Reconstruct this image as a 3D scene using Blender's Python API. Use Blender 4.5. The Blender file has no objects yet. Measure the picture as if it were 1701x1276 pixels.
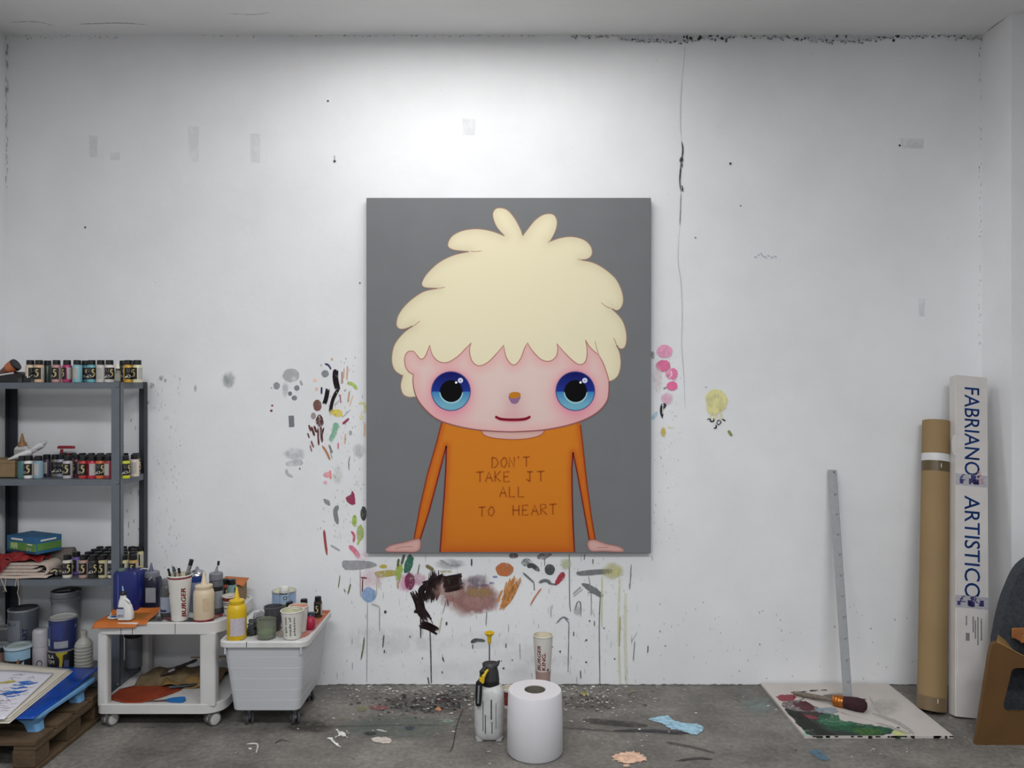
import bpy, bmesh, math, random
import numpy as np
from mathutils import Vector, Matrix
from mathutils.geometry import delaunay_2d_cdt

random.seed(7)
SC = bpy.context.scene
COL = SC.collection
F = 1300.0            # focal length in pixels of the 1701 px wide photograph
EYE = 1.55            # camera height (m)
D = 4.03              # distance camera -> painted wall
PI = math.pi

# ------------------------------------------------------------------ camera, world, lights, exposure
cd = bpy.data.cameras.new('camera'); cam = bpy.data.objects.new('camera', cd); COL.objects.link(cam)
cd.sensor_width = 36.0; cd.lens = 36.0 * F / 1701.0; cd.clip_start = 0.05
cam.location = (0, 0, EYE); cam.rotation_euler = (PI/2, 0, 0)
SC.camera = cam
w = bpy.data.worlds.new('daylight'); SC.world = w; w.use_nodes = True
w.node_tree.nodes['Background'].inputs[0].default_value = (0.86, 0.93, 1.0, 1)
w.node_tree.nodes['Background'].inputs[1].default_value = 0.42
def area(name, loc, sx, sy, power, col=(1, 1, 1), rot=(0, 0, 0)):
    l = bpy.data.lights.new(name, 'AREA'); l.shape = 'RECTANGLE'; l.size = sx; l.size_y = sy
    l.energy = power; l.color = col
    o = bpy.data.objects.new(name, l); COL.objects.link(o); o.location = loc; o.rotation_euler = rot
    return o
# ceiling panels of the studio (one close to the wall, the rest over the room)
CEIL = 3.345
area('ceiling_panel_near', (-0.25, 3.30, CEIL - .03), 1.6, .30, 21, (1, 1, .995))
area('ceiling_panel_room', (-0.9, 0.7, CEIL - .03), 1.6, .4, 72, (.97, .985, 1))
area('ceiling_panel_side', (1.3, 0.5, CEIL - .03), 1.4, .4, 72, (.94, .97, 1))
area('ceiling_panel_back', (0.3, -1.8, CEIL - .03), 1.8, .5, 75, (.95, .975, 1))
SC.cycles.transparent_max_bounces = 64      # the wall carries many overlapping thin coats of paint
vs = SC.view_settings
vs.view_transform = 'Standard'; vs.look = 'None'; vs.gamma = 1.0; vs.use_curve_mapping = False
vs.exposure = -0.1

# ------------------------------------------------------------------ helpers
def lin1(c): return c/12.92 if c <= .04045 else ((c+.055)/1.055)**2.4
def hx(s, k=1.0):
    s = s.lstrip('#')
    if len(s) == 3: s = ''.join(c*2 for c in s)
    return tuple(min(1, k*lin1(int(s[i:i+2], 16)/255)) for i in (0, 2, 4))
def W(px, py, d): return Vector(((px-850.5)*d/F, d, EYE-(py-638)*d/F))
def Wx(px, d): return (px-850.5)*d/F
def Wz(py, d): return EYE-(py-638)*d/F
def dfl(py, z=0.0): return F*(EYE-z)/(py-638)     # depth of a point at height z seen at row py

MATS = {}
def mat(name, col, rough=.55, metal=0., var=.08, scale=18., bump=0., bscale=60., spec=.5, trans=0., emit=None, ior=1.45, coat=0.):
    if name in MATS: return MATS[name]
    m = bpy.data.materials.new(name); m.use_nodes = True; nt = m.node_tree; b = nt.nodes['Principled BSDF']
    c = hx(col) if isinstance(col, str) else col
    tc = nt.nodes.new('ShaderNodeTexCoord')
    n = nt.nodes.new('ShaderNodeTexNoise'); n.inputs['Scale'].default_value = scale; n.inputs['Detail'].default_value = 5
    nt.links.new(tc.outputs['Object'], n.inputs['Vector'])
    r = nt.nodes.new('ShaderNodeValToRGB')
    r.color_ramp.elements[0].position = .3; r.color_ramp.elements[1].position = .7
    r.color_ramp.elements[0].color = (*[x*(1-var) for x in c], 1); r.color_ramp.elements[1].color = (*[min(1, x*(1+var)) for x in c], 1)
    nt.links.new(n.outputs['Fac'], r.inputs['Fac']); nt.links.new(r.outputs['Color'], b.inputs['Base Color'])
    b.inputs['Roughness'].default_value = rough; b.inputs['Metallic'].default_value = metal
    b.inputs['Specular IOR Level'].default_value = spec; b.inputs['IOR'].default_value = ior
    b.inputs['Transmission Weight'].default_value = trans; b.inputs['Coat Weight'].default_value = coat
    if bump:
        n2 = nt.nodes.new('ShaderNodeTexNoise'); n2.inputs['Scale'].default_value = bscale; n2.inputs['Detail'].default_value = 6
        nt.links.new(tc.outputs['Object'], n2.inputs['Vector'])
        bp = nt.nodes.new('ShaderNodeBump'); bp.inputs['Strength'].default_value = bump; bp.inputs['Distance'].default_value = .01
        nt.links.new(n2.outputs['Fac'], bp.inputs['Height']); nt.links.new(bp.outputs['Normal'], b.inputs['Normal'])
    MATS[name] = m
    return m

def attr_mat(name, rough=.6, alpha=True, nscale=(40, 40, 40), nlo=.0, bump=.0):
    """paint whose pigment and coverage are stored on the mesh, with brushy break-up"""
    if name in MATS: return MATS[name]
    m = bpy.data.materials.new(name); m.use_nodes = True; nt = m.node_tree; b = nt.nodes['Principled BSDF']
    a = nt.nodes.new('ShaderNodeVertexColor'); a.layer_name = 'Col'
    nt.links.new(a.outputs['Color'], b.inputs['Base Color']); b.inputs['Roughness'].default_value = rough
    b.inputs['Specular IOR Level'].default_value = .3
    tc = nt.nodes.new('ShaderNodeTexCoord')
    if alpha:
        mp = nt.nodes.new('ShaderNodeMapping'); mp.inputs['Scale'].default_value = nscale
        nt.links.new(tc.outputs['Object'], mp.inputs['Vector'])
        n = nt.nodes.new('ShaderNodeTexNoise'); n.inputs['Scale'].default_value = 1.; n.inputs['Detail'].default_value = 6; n.inputs['Roughness'].default_value = .65
        nt.links.new(mp.outputs['Vector'], n.inputs['Vector'])
        mr = nt.nodes.new('ShaderNodeMapRange'); mr.inputs['From Min'].default_value = .35; mr.inputs['From Max'].default_value = .55
        mr.inputs['To Min'].default_value = nlo; mr.inputs['To Max'].default_value = 1.
        nt.links.new(n.outputs['Fac'], mr.inputs['Value'])
        mu = nt.nodes.new('ShaderNodeMath'); mu.operation = 'MULTIPLY'
        nt.links.new(a.outputs['Alpha'], mu.inputs[0]); nt.links.new(mr.outputs['Result'], mu.inputs[1])
        nt.links.new(mu.outputs[0], b.inputs['Alpha'])
    MATS[name] = m
    return m

def link(name, me, m, parent=None, smooth=None, loc=None, rot=None, bev=0, solid=0, sub=0):
    o = bpy.data.objects.new(name, me); COL.objects.link(o)
    if m is not None and not me.materials: me.materials.append(m)
    if parent is not None: o.parent = parent
    if loc is not None: o.location = loc
    if rot is not None: o.rotation_euler = rot
    if smooth is not None:
        me.shade_smooth()
        me.set_sharp_from_angle(angle=math.radians(smooth))
    if solid:
        s = o.modifiers.new('thickness', 'SOLIDIFY'); s.thickness = solid; s.offset = 0
    if sub:
        s = o.modifiers.new('smooth', 'SUBSURF'); s.levels = sub; s.render_levels = sub
    if bev:
        s = o.modifiers.new('edges', 'BEVEL'); s.width = bev; s.segments = 2; s.limit_method = 'ANGLE'; s.angle_limit = .6
    return o
def mesh(verts, faces):
    me = bpy.data.meshes.new('shape'); me.from_pydata([tuple(v) for v in verts], [], faces); me.update(); return me
def thing(name, label, cat, loc=(0, 0, 0), rz=0., group=None, rot=None):
    o = bpy.data.objects.new(name, None); COL.objects.link(o); o.empty_display_size = .05
    o.location = loc; o.rotation_euler = rot if rot else (0, 0, rz)
    o['label'] = label; o['category'] = cat
    if group: o['group'] = group
    return o
def tag(o, label, cat, group=None):
    o['label'] = label; o['category'] = cat
    if group: o['group'] = group
    return o
def struct(o, label, cat):
    o['kind'] = 'structure'; o['label'] = label; o['category'] = cat; return o

def join(*parts):
    """several (verts, faces) lists into one"""
    V, Fc = [], []
    for v, f in parts:
        k = len(V); V += [tuple(x) for x in v]; Fc += [[i+k for i in q] for q in f]
    return V, Fc
def xf(vf, M): return [tuple(M @ Vector(v)) for v in vf[0]], vf[1]
def move(vf, t, rz=0): return xf(vf, Matrix.Translation(t) @ Matrix.Rotation(rz, 4, 'Z'))
def box(x0, x1, y0, y1, z0, z1):
    v = [(x0, y0, z0), (x1, y0, z0), (x1, y1, z0), (x0, y1, z0), (x0, y0, z1), (x1, y0, z1), (x1, y1, z1), (x0, y1, z1)]
    return v, [[0, 3, 2, 1], [4, 5, 6, 7], [0, 1, 5, 4], [1, 2, 6, 5], [2, 3, 7, 6], [3, 0, 4, 7]]
def lathe(prof, n=24, close_bottom=True, close_top=True):
    V, Fc = [], []
    for r, z in prof:
        for i in range(n):
            a = 2*PI*i/n; V.append((r*math.cos(a), r*math.sin(a), z))
    for k in range(len(prof)-1):
        for i in range(n):
            j = (i+1) % n
            Fc.append([k*n+i, k*n+j, (k+1)*n+j, (k+1)*n+i])
    if close_bottom: Fc.append(list(range(n))[::-1])
    if close_top: Fc.append([(len(prof)-1)*n+i for i in range(n)])
    return V, Fc
def loft(rings, cap0=True, cap1=True):
    """rings: list of (outline [(x,y)], z) with equal point counts"""
    V, Fc = [], []; n = len(rings[0][0])
    for pts, z in rings: V += [(x, y, z) for x, y in pts]
    for k in range(len(rings)-1):
        for i in range(n):
            j = (i+1) % n; Fc.append([k*n+i, k*n+j, (k+1)*n+j, (k+1)*n+i])
    if cap0: Fc.append(list(range(n))[::-1])
    if cap1: Fc.append([(len(rings)-1)*n+i for i in range(n)])
    return V, Fc
def rrect(wd, dp, r, seg=5, cx=0, cy=0):
    P = []
    for sx, sy, a0 in ((1, 1, 0), (-1, 1, PI/2), (-1, -1, PI), (1, -1, 1.5*PI)):
        for k in range(seg+1):
            a = a0 + PI/2*k/seg
            P.append((cx+sx*(wd/2-r)+r*math.cos(a), cy+sy*(dp/2-r)+r*math.sin(a)))
    return P
def prism(outline, z0, z1): return loft([(outline, z0), (outline, z1)])
def ell(rx, ry, n=24, cx=0, cy=0): return [(cx+rx*math.cos(2*PI*i/n), cy+ry*math.sin(2*PI*i/n)) for i in range(n)]
def tube(path, rad, n=10, caps=True):
    path = [Vector(p) for p in path]; V, Fc = [], []
    if not isinstance(rad, (list, tuple)): rad = [rad]*len(path)
    up = Vector((0, 0, 1))
    for i, p in enumerate(path):
        t = (path[min(i+1, len(path)-1)]-path[max(i-1, 0)]).normalized()
        u = up if abs(t.dot(up)) < .95 else Vector((1, 0, 0))
        a = t.cross(u).normalized(); b = t.cross(a)
        for k in range(n):
            q = 2*PI*k/n; V.append(p+(a*math.cos(q)+b*math.sin(q))*rad[i])
    for i in range(len(path)-1):
        for k in range(n):
            j = (k+1) % n; Fc.append([i*n+k, (i+1)*n+k, (i+1)*n+j, i*n+j])
    if caps:
        Fc.append(list(range(n))); Fc.append([(len(path)-1)*n+k for k in range(n)][::-1])
    return V, Fc
def sphere(r, c=(0, 0, 0), n=16, m=10, sz=1.):
    return move(lathe([(max(1e-4, r*math.sin(PI*k/m)), -r*sz*math.cos(PI*k/m)) for k in range(m+1)], n), c)
def curved(r, u0, u1, z0, z1, n=8, r1=None, m=1):
    """patch of a (conical) cylinder wall; u in radians, 0 faces -Y"""
    r1 = r if r1 is None else r1; V, Fc = [], []
    for k in range(m+1):
        t = k/m
        for i in range(n+1):
            a = u0+(u1-u0)*i/n; rr = r+(r1-r)*t
            V.append((rr*math.sin(a), -rr*math.cos(a), z0+(z1-z0)*t))
    for k in range(m):
        for i in range(n):
            a = k*(n+1)+i; Fc.append([a, a+1, a+n+2, a+n+1])
    return V, Fc
def wrap2d(pts, faces, rf):
    """flat (u metres, z) shape onto a round wall with radius rf(z)"""
    V = []
    for u, z in pts:
        r = rf(z); V.append((r*math.sin(u/r), -r*math.cos(u/r), z))
    return V, faces
def grid(fn, nu, nv):
    V = [tuple(fn(i/nu, j/nv)) for j in range(nv+1) for i in range(nu+1)]
    Fc = [[j*(nu+1)+i, j*(nu+1)+i+1, (j+1)*(nu+1)+i+1, (j+1)*(nu+1)+i] for j in range(nv) for i in range(nu)]
    return V, Fc
def text2d(s, wd, ht, bold=0., shear=0., cuts=0):
    """lettering as flat triangles fitted to a wd x ht field, origin at its centre"""
    c = bpy.data.curves.new('lettering', 'FONT'); c.body = s; c.resolution_u = 3; c.shear = shear; c.offset = min(0, bold)
    o = bpy.data.objects.new('lettering', c); COL.objects.link(o)
    dg = bpy.context.evaluated_depsgraph_get()
    me = bpy.data.meshes.new_from_object(o.evaluated_get(dg))
    v = np.array([x.co[:2] for x in me.vertices]); f = [list(p.vertices) for p in me.polygons]
    bpy.data.objects.remove(o); bpy.data.curves.remove(c); bpy.data.meshes.remove(me)
    if bold > 0:
        n = len(v); sh = [(0, 0), (bold, 0), (-bold, 0), (0, bold*.6), (0, -bold*.6), (bold*.7, bold*.5), (-bold*.7, -bold*.5), (bold*.7, -bold*.5), (-bold*.7, bold*.5)]
        f = [[i+n*k for i in p] for k in range(len(sh)) for p in f]; v = np.concatenate([v+np.array(q) for q in sh])
    if cuts:
        b = bmesh.new(); vb = [b.verts.new((x, y, 0)) for x, y in v]
        for p in f:
            try: b.faces.new([vb[i] for i in p])
            except ValueError: pass
        bmesh.ops.triangulate(b, faces=b.faces[:]); bmesh.ops.subdivide_edges(b, edges=b.edges[:], cuts=cuts, use_grid_fill=True); b.verts.index_update()
        v = np.array([q.co[:2] for q in b.verts]); f = [[q.index for q in p.verts] for p in b.faces]; b.free()
    lo, hi = v.min(0), v.max(0)
    v = (v-(lo+hi)/2)/(hi-lo)*np.array([wd, ht])
    return [tuple(p) for p in v], f
def smooth_line(P, n=6, closed=False):
    """Catmull-Rom through the points"""
    P = [np.array(p, float) for p in P]; out = []; m = len(P)
    for i in range(m if closed else m-1):
        if closed: a, b, c, d = P[i-1], P[i], P[(i+1) % m], P[(i+2) % m]
        else: a, b, c, d = P[max(i-1, 0)], P[i], P[i+1], P[min(i+2, m-1)]
        for k in range(n):
            t = k/n
            out.append(tuple(.5*((2*b)+(-a+c)*t+(2*a-5*b+4*c-d)*t*t+(-a+3*b-3*c+d)*t**3)))
    if not closed: out.append(tuple(P[-1]))
    return out
def fill(poly, step=None):
    """triangulated polygon, with inner points every `step` for smooth colour blends"""
    pts = [Vector(p) for p in poly]; n = len(pts); loops = [list(range(n))]
    if step:
        a = np.array(poly); lo, hi = a.min(0), a.max(0)
        gx, gy = np.meshgrid(np.arange(lo[0]+step/2, hi[0], step), np.arange(lo[1]+step/2, hi[1], step))
        q = np.c_[gx.ravel(), gy.ravel()]
        q = q[inside(q, a)]; q = q[dist(q, a) > step*.35]
        pts += [Vector(p) for p in q]
    v, e, f, *_ = delaunay_2d_cdt(pts, [], loops, 1, 1e-7)
    return [tuple(p) for p in v], [list(x) for x in f]
def inside(q, a):
    r = np.zeros(len(q), bool); j = len(a)-1
    for i in range(len(a)):
        c = ((a[i, 1] > q[:, 1]) != (a[j, 1] > q[:, 1]))
        with np.errstate(all='ignore'):
            r ^= c & (q[:, 0] < (a[j, 0]-a[i, 0])*(q[:, 1]-a[i, 1])/(a[j, 1]-a[i, 1]+1e-15)+a[i, 0])
        j = i
    return r
def dist(q, a, closed=True):
    best = np.full(len(q), 1e9); m = len(a)
    for i in range(m if closed else m-1):
        p0, p1 = a[i], a[(i+1) % m]; dd = p1-p0; L = dd.dot(dd)+1e-12
        t = np.clip(((q-p0) @ dd)/L, 0, 1); best = np.minimum(best, np.hypot(*(q-(p0+t[:, None]*dd)).T))
    return best
def ribbon(line, wd, taper=.35):
    """flat brush stroke outline along a line, pointed towards its ends"""
    L = [np.array(p, float) for p in line]; n = len(L); l, r = [], []
    for i, p in enumerate(L):
        t = L[min(i+1, n-1)]-L[max(i-1, 0)]; t = t/(np.hypot(*t)+1e-9); nn = np.array((-t[1], t[0])); s = i/(n-1)
        k = wd/2*min(1, taper+(1-taper)*min(s, 1-s)*5)
        l.append(p+nn*k); r.append(p-nn*k)
    V = [tuple(x) for x in l+r]
    return V, [[i, i+1, n+i+1, n+i] for i in range(n-1)]
def colour(me, cols):
    a = me.color_attributes.new('Col', 'FLOAT_COLOR', 'POINT')
    a.data.foreach_set('color', np.asarray(cols, np.float32).ravel())

# ------------------------------------------------------------------ room shell
def shell_mat(name, c1, c2, sc, bump, bsc, rough=.85, fine=0.):
    m = bpy.data.materials.new(name); m.use_nodes = True; nt = m.node_tree; b = nt.nodes['Principled BSDF']
    tc = nt.nodes.new('ShaderNodeTexCoord')
    n = nt.nodes.new('ShaderNodeTexNoise'); n.inputs['Scale'].default_value = sc; n.inputs['Detail'].default_value = 8; n.inputs['Roughness'].default_value = .6
    nt.links.new(tc.outputs['Object'], n.inputs['Vector'])
    r = nt.nodes.new('ShaderNodeValToRGB'); r.color_ramp.elements[0].position = .35; r.color_ramp.elements[1].position = .65
    r.color_ramp.elements[0].color = (*hx(c1), 1); r.color_ramp.elements[1].color = (*hx(c2), 1)
    nt.links.new(n.outputs['Fac'], r.inputs['Fac']); nt.links.new(r.outputs['Color'], b.inputs['Base Color'])
    if fine:
        n3 = nt.nodes.new('ShaderNodeTexNoise'); n3.inputs['Scale'].default_value = sc*14; n3.inputs['Detail'].default_value = 10; n3.inputs['Roughness'].default_value = .75
        nt.links.new(tc.outputs['Object'], n3.inputs['Vector'])
        r3 = nt.nodes.new('ShaderNodeValToRGB'); r3.color_ramp.elements[0].position = .38; r3.color_ramp.elements[1].position = .62
        r3.color_ramp.elements[0].color = (1-fine, 1-fine, 1-fine, 1); r3.color_ramp.elements[1].color = (1+fine*.5, 1+fine*.5, 1+fine*.48, 1)
        nt.links.new(n3.outputs['Fac'], r3.inputs['Fac'])
        mx = nt.nodes.new('ShaderNodeMix'); mx.data_type = 'RGBA'; mx.blend_type = 'MULTIPLY'; mx.inputs[0].default_value = 1
        nt.links.new(r.outputs['Color'], mx.inputs[6]); nt.links.new(r3.outputs['Color'], mx.inputs[7]); nt.links.new(mx.outputs[2], b.inputs['Base Color'])
    b.inputs['Roughness'].default_value = rough; b.inputs['Specular IOR Level'].default_value = .25
    n2 = nt.nodes.new('ShaderNodeTexNoise'); n2.inputs['Scale'].default_value = bsc; n2.inputs['Detail'].default_value = 8
    nt.links.new(tc.outputs['Object'], n2.inputs['Vector'])
    bp = nt.nodes.new('ShaderNodeBump'); bp.inputs['Strength'].default_value = bump; bp.inputs['Distance'].default_value = .006
    nt.links.new(n2.outputs['Fac'], bp.inputs['Height']); nt.links.new(bp.outputs['Normal'], b.inputs['Normal'])
    return m
M_WALL = shell_mat('white_plaster', '#e0e0e1', '#e9e9ea', 1.6, .2, 22)
M_CEIL = shell_mat('ceiling_plaster', '#e2e2e2', '#eaeaea', 1.2, .3, 18)
M_FLOOR = shell_mat('stained_concrete', '#5f5c58', '#85817b', 3.0, .6, 55, .55, .3)
XL, XR = Wx(10, D), Wx(1631, D); XR_D = 3.79
YB = -4.0; XFAR = 5.2
wall_back = struct(link('wall_back', mesh(*box(XL-.12, XR+.12, D, D+.15, 0, CEIL)), M_WALL), 'white plaster wall spattered with paint behind the painting', 'wall')
struct(link('wall_left', mesh(*box(XL-.15, XL, YB, D, 0, CEIL)), M_WALL), 'white side wall at the left edge', 'wall')
struct(link('wall_right', mesh(*join(box(XR, XR+.12, XR_D, D, 0, CEIL), box(XR+.12, XFAR, XR_D, XR_D+.12, 0, CEIL))), M_WALL), 'white wall jutting out at the right edge', 'wall')
struct(link('wall_far_right', mesh(*box(XFAR, XFAR+.12, YB, XR_D, 0, CEIL)), M_WALL), 'white side wall beyond the right edge of the picture', 'wall')
floor = struct(link('floor', mesh(*box(XL-.15, XFAR+.1, YB, D+.1, -.1, 0)), M_FLOOR), 'grey concrete floor spattered with paint', 'floor')
ceiling = struct(link('ceiling', mesh(*box(XL-.15, XFAR+.1, YB, D+.1, CEIL, CEIL+.1)), M_CEIL), 'pale grey cracked plaster ceiling', 'ceiling')

# ------------------------------------------------------------------ flat paint on wall / floor / canvas
M_WP = attr_mat('wall_paint', .6, True, (34, 34, 20), .55)
M_WD = attr_mat('dry_brush_paint', .6, True, (90, 90, 45), .15)
M_WS = attr_mat('paint_wash', .7, True, (22, 22, 14), .25)
M_WF = attr_mat('thick_paint', .45, True, (50, 50, 50), .93)
layer = [0]
def to_wall(q):      # photo pixel on the wall -> wall coordinates
    layer[0] += 1; y = D-.0005-.000012*layer[0]
    return [((px-850.5)*D/F, y, EYE-(py-638)*D/F) for px, py in q]
def mark(V, Fc, col, alpha=1., m=None, name='paint_mark', k=1.18, alphas=None, parent=None, mapper=None):
    me = mesh((mapper or to_wall)(V), Fc)
    c = hx(col, k); g = sum(c)/3; c = tuple(x*.86+g*.14 for x in c); a = alphas if alphas is not None else [alpha]*len(V)
    colour(me, [(*c, x) for x in a])
    o = link(name, me, m or M_WP, parent if parent is not None else wall_back)
    return o
class Area:
    """marks measured inside a crop of the photograph"""
    def __init__(s, x0, y0, sc, jag=0., **kw): s.x0, s.y0, s.sc, s.jag, s.kw = x0, y0, sc, jag, kw
    def t(s, P): return [(s.x0+x/s.sc, s.y0+y/s.sc) for x, y in P]
    def E(s, cx, cy, rx, ry, col, alpha=1., **k):
        P = [(cx+rx*(1+.06*random.uniform(-1, 1))*math.cos(a), cy+ry*(1+.06*random.uniform(-1, 1))*math.sin(a)) for a in [2*PI*i/22 for i in range(22)]]
        P = smooth_line(P, 2, True); n = len(P)
        return mark(s.t(P), [list(range(n))], col, alpha, **{**s.kw, **k})
    def soft(s, cx, cy, rx, ry, col, alpha=.5, **k):
        V = [(cx, cy)]; al = [alpha]; Fc = []; n = 24
        for q, aa in ((.55, alpha*.85), (1., 0.)):
            for i in range(n):
                a = 2*PI*i/n; w = 1+.12*random.uniform(-1, 1); V.append((cx+rx*q*w*math.cos(a), cy+ry*q*w*math.sin(a))); al.append(aa)
        for i in range(n):
            j = (i+1) % n; Fc += [[0, 1+i, 1+j], [1+i, 1+n+i, 1+n+j, 1+j]]
        return mark(s.t(V), Fc, col, alphas=al, **{**s.kw, 'm': M_WS, 'name': 'paint_wash', **k})
    def S(s, P, wd, col, alpha=1., taper=.3, **k):
        if len(P) == 2: P = [P[0], ((P[0][0]+P[1][0])/2+random.uniform(-.06, .06)*wd, (P[0][1]+P[1][1])/2), P[1]]
        V, Fc = ribbon(smooth_line(P, 5), wd, taper)
        return mark(s.t(V), Fc, col, alpha, **{**s.kw, 'name': 'paint_stroke', **k})
    def P(s, P, col, alpha=1., sm=True, **k):
        jag = k.pop('jag', s.jag)
        Q = smooth_line(P, 5, True) if sm else P
        if jag and sm: Q = [(x+random.gauss(0, jag), y+random.gauss(0, jag*.6)) for x, y in Q]
        V, Fc = fill(Q)
        return mark(s.t(V), Fc, col, alpha, **{**s.kw, 'name': 'paint_patch', **k})
    def brush(s, P, wd, col, n=12, fray=.12, alpha=1., **k):
        # one loaded brush stroke: hairs side by side that start and stop unevenly
        L = [np.array(p) for p in smooth_line(P, 6)]; m = len(L); V, Fc = [], []
        for h in range(n):
            o = (h+.5)/n-.5; a = int(random.uniform(0, fray)*m); b = m-1-int(random.uniform(0, fray)*m)
            if b-a < 2: continue
            Q = []
            for i in range(a, b+1):
                t = L[min(i+1, m-1)]-L[max(i-1, 0)]; t = t/(np.hypot(*t)+1e-9); Q.append(L[i]+np.array((-t[1], t[0]))*wd*(o+random.uniform(-.01, .01)))
            v, f = ribbon(Q, wd/n*random.uniform(1.1, 1.7), .5); q = len(V); V += v; Fc += [[x+q for x in g] for g in f]
        return mark(s.t(V), Fc, col, alpha, **{**s.kw, 'name': 'paint_stroke', **k})
    def drip(s, P, wd, col, alpha=1., **k): return s.S(P, wd, col, alpha, .7, **{'name': 'paint_drip', **k})

# --- marks left of the painting
A = Area(420, 570, 4.253, jag=1.6)
A.E(270, 228, 58, 50, '#a9abab', .85, m=M_WS); A.S([(335, 265), (350, 300)], 18, '#a2a4a6', .8)
A.soft(228, 330, 26, 60, '#aeb0b2', .5)
for a in ((168, 302, 23, 27, '#8a8d8f'), (311, 318, 19, 20, '#7c8084'), (263, 357, 14, 16, '#6e7276'), (294, 388, 19, 18, '#767a7e'),
          (137, 442, 8, 7, '#8a2a34'), (131, 478, 10, 9, '#80202c'), (511, 217, 27, 26, '#7e8284'), (558, 115, 8, 11, '#c9a080'),
          (456, 440, 30, 40, '#74493f'), (428, 515, 18, 24, '#98868a'), (690, 635, 11, 18, '#9a9ea0'), (440, 262, 14, 14, '#e9bdac'),
          (450, 325, 11, 14, '#e9bdac'), (332, 888, 4, 9, '#4a4c4e'), (132, 318, 4, 7, '#8f9294'), (782, 1205, 22, 50, '#3a4036'), (650, 335, 8, 9, '#a8acae')): A.E(*a)
A.P([(252, 513), (291, 512), (294, 592), (256, 595)], '#6e7276', sm=False)
A.soft(295, 785, 85, 50, '#a7a9ac', .6); A.P([(240, 838), (340, 822), (345, 860), (250, 872)], '#a9abae', .55, m=M_WS)
A.S([(238, 890), (245, 925), (285, 948)], 22, '#b2b4b6', .6)
A.S([(508, 145), (535, 158), (553, 187)], 14, '#1b2560')
A.brush([(587, 185), (584, 250), (600, 330)], 38, '#22161a', 8, .15, m=M_WF); A.brush([(605, 322), (566, 400), (546, 495)], 24, '#22161a', 6, .12, m=M_WF); A.brush([(530, 322), (518, 390), (504, 432)], 28, '#22161a', 6, .2, m=M_WF)
A.S([(486, 310), (485, 362)], 13, '#1c2654')
A.P([(470, 503), (495, 530), (500, 570), (472, 604), (446, 562), (450, 530)], '#54201f', m=M_WD)
for a in ([(395, 578), (410, 625)], 14), ([(413, 590), (436, 657)], 16), ([(434, 585), (450, 632)], 16), ([(460, 600), (466, 724)], 14), ([(480, 590), (490, 702)], 18), ([(502, 595), (480, 682)], 12), ([(387, 635), (399, 672)], 11):
    A.S(a[0], a[1], '#5a2a28')
A.S([(412, 690), (430, 738)], 14, '#8a5a5e'); A.S([(404, 720), (417, 768)], 10, '#8a5a5e')
A.S([(490, 725), (520, 770), (546, 827)], 16, '#ad7448'); A.S([(538, 718), (562, 778)], 15, '#7a7f81'); A.S([(545, 760), (562, 820)], 7, '#94a297')
for a in ([(630, 200), (632, 290)], 12, '#ad8270'), ([(670, 158), (664, 264)], 12, '#cda288'), ([(645, 175), (642, 250)], 7, '#c09484'), ([(683, 338), (672, 422)], 11, '#b79270'), \
         ([(707, 370), (683, 445)], 8, '#d0ab90'), ([(617, 362), (620, 425)], 10, '#a85a6c'), ([(655, 638), (650, 714)], 12, '#cfa98c'), ([(603, 703), (602, 748)], 12, '#dc7488'), \
         ([(792, 562), (788, 664)], 13, '#d8b294'), ([(690, 470), (630, 527)], 7, '#9ab4ba'), ([(634, 572), (680, 532)], 18, '#96224b'), ([(687, 798), (677, 850), (681, 897)], 6, '#666a61'), \
         ([(602, 1148), (583, 1195), (600, 1280)], 32, '#7a7e80'), ([(722, 1215), (708, 1280)], 26, '#a3bd50'), ([(575, 440), (610, 405)], 8, '#a7aaa6'):
    A.S(*a)
A.S([(666, 284), (705, 290), (737, 328)], 24, '#a5c453'); A.P([(556, 470), (622, 474), (634, 512), (600, 522), (553, 500)], '#d8c22e', m=M_WD)
A.P([(570, 568), (606, 570), (600, 612), (566, 692), (537, 682), (560, 622)], '#74b490', .9, m=M_WD)
A.S([(745, 428), (790, 430), (792, 495)], 18, '#dad489', .8); A.E(768, 525, 16, 20, '#e0dca0', .6)
A.E(524, 930, 28, 20, '#e8949a', .8, m=M_WD); A.E(512, 985, 14, 13, '#e8aab4', .7); A.S([(545, 898), (551, 962)], 16, '#e87f7c')
A.P([(700, 1043), (718, 1070), (724, 1132), (695, 1142), (659, 1112), (660, 1088), (690, 1072)], '#9a2450')
A.P([(499, 1100), (540, 1113), (545, 1147), (520, 1140)], '#868a8c')
A.soft(750, 760, 50, 60, '#b4b8b4', .5); A.soft(600, 930, 40, 80, '#bcc0b4', .35)
U = Area(0, 0, 1.)
# --- below the painting, left half
B = Area(500, 850, 4.253, jag=1.8)
B.S([(163, 128), (170, 200), (184, 308)], 18, '#9f3f40'); B.S([(208, 236), (277, 277)], 15, '#a2a6aa', .8); B.S([(150, 65), (172, 72)], 6, '#b0b0b2')
B.E(378, 65, 17, 42, '#a0ba48', m=M_WD); B.E(418, 150, 26, 57, '#a1b454', m=M_WD); B.S([(413, 190), (400, 235)], 14, '#a1b454')
B.S([(355, 138), (376, 170), (371, 218)], 18, '#d04564'); B.S([(340, 240), (380, 278), (412, 325)], 34, '#d66a84'); B.soft(430, 310, 60, 50, '#e8c8d4', .5)
B.P([(295, 350), (340, 346), (480, 350), (537, 375), (515, 390), (450, 405), (330, 412), (298, 395)], '#97979a')
B.drip([(418, 410), (421, 600)], 5, '#85747a'); B.E(582, 387, 27, 15, '#bfac40'); B.P([(530, 425), (662, 413), (664, 447), (545, 466)], '#b4a435', m=M_WD)
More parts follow.
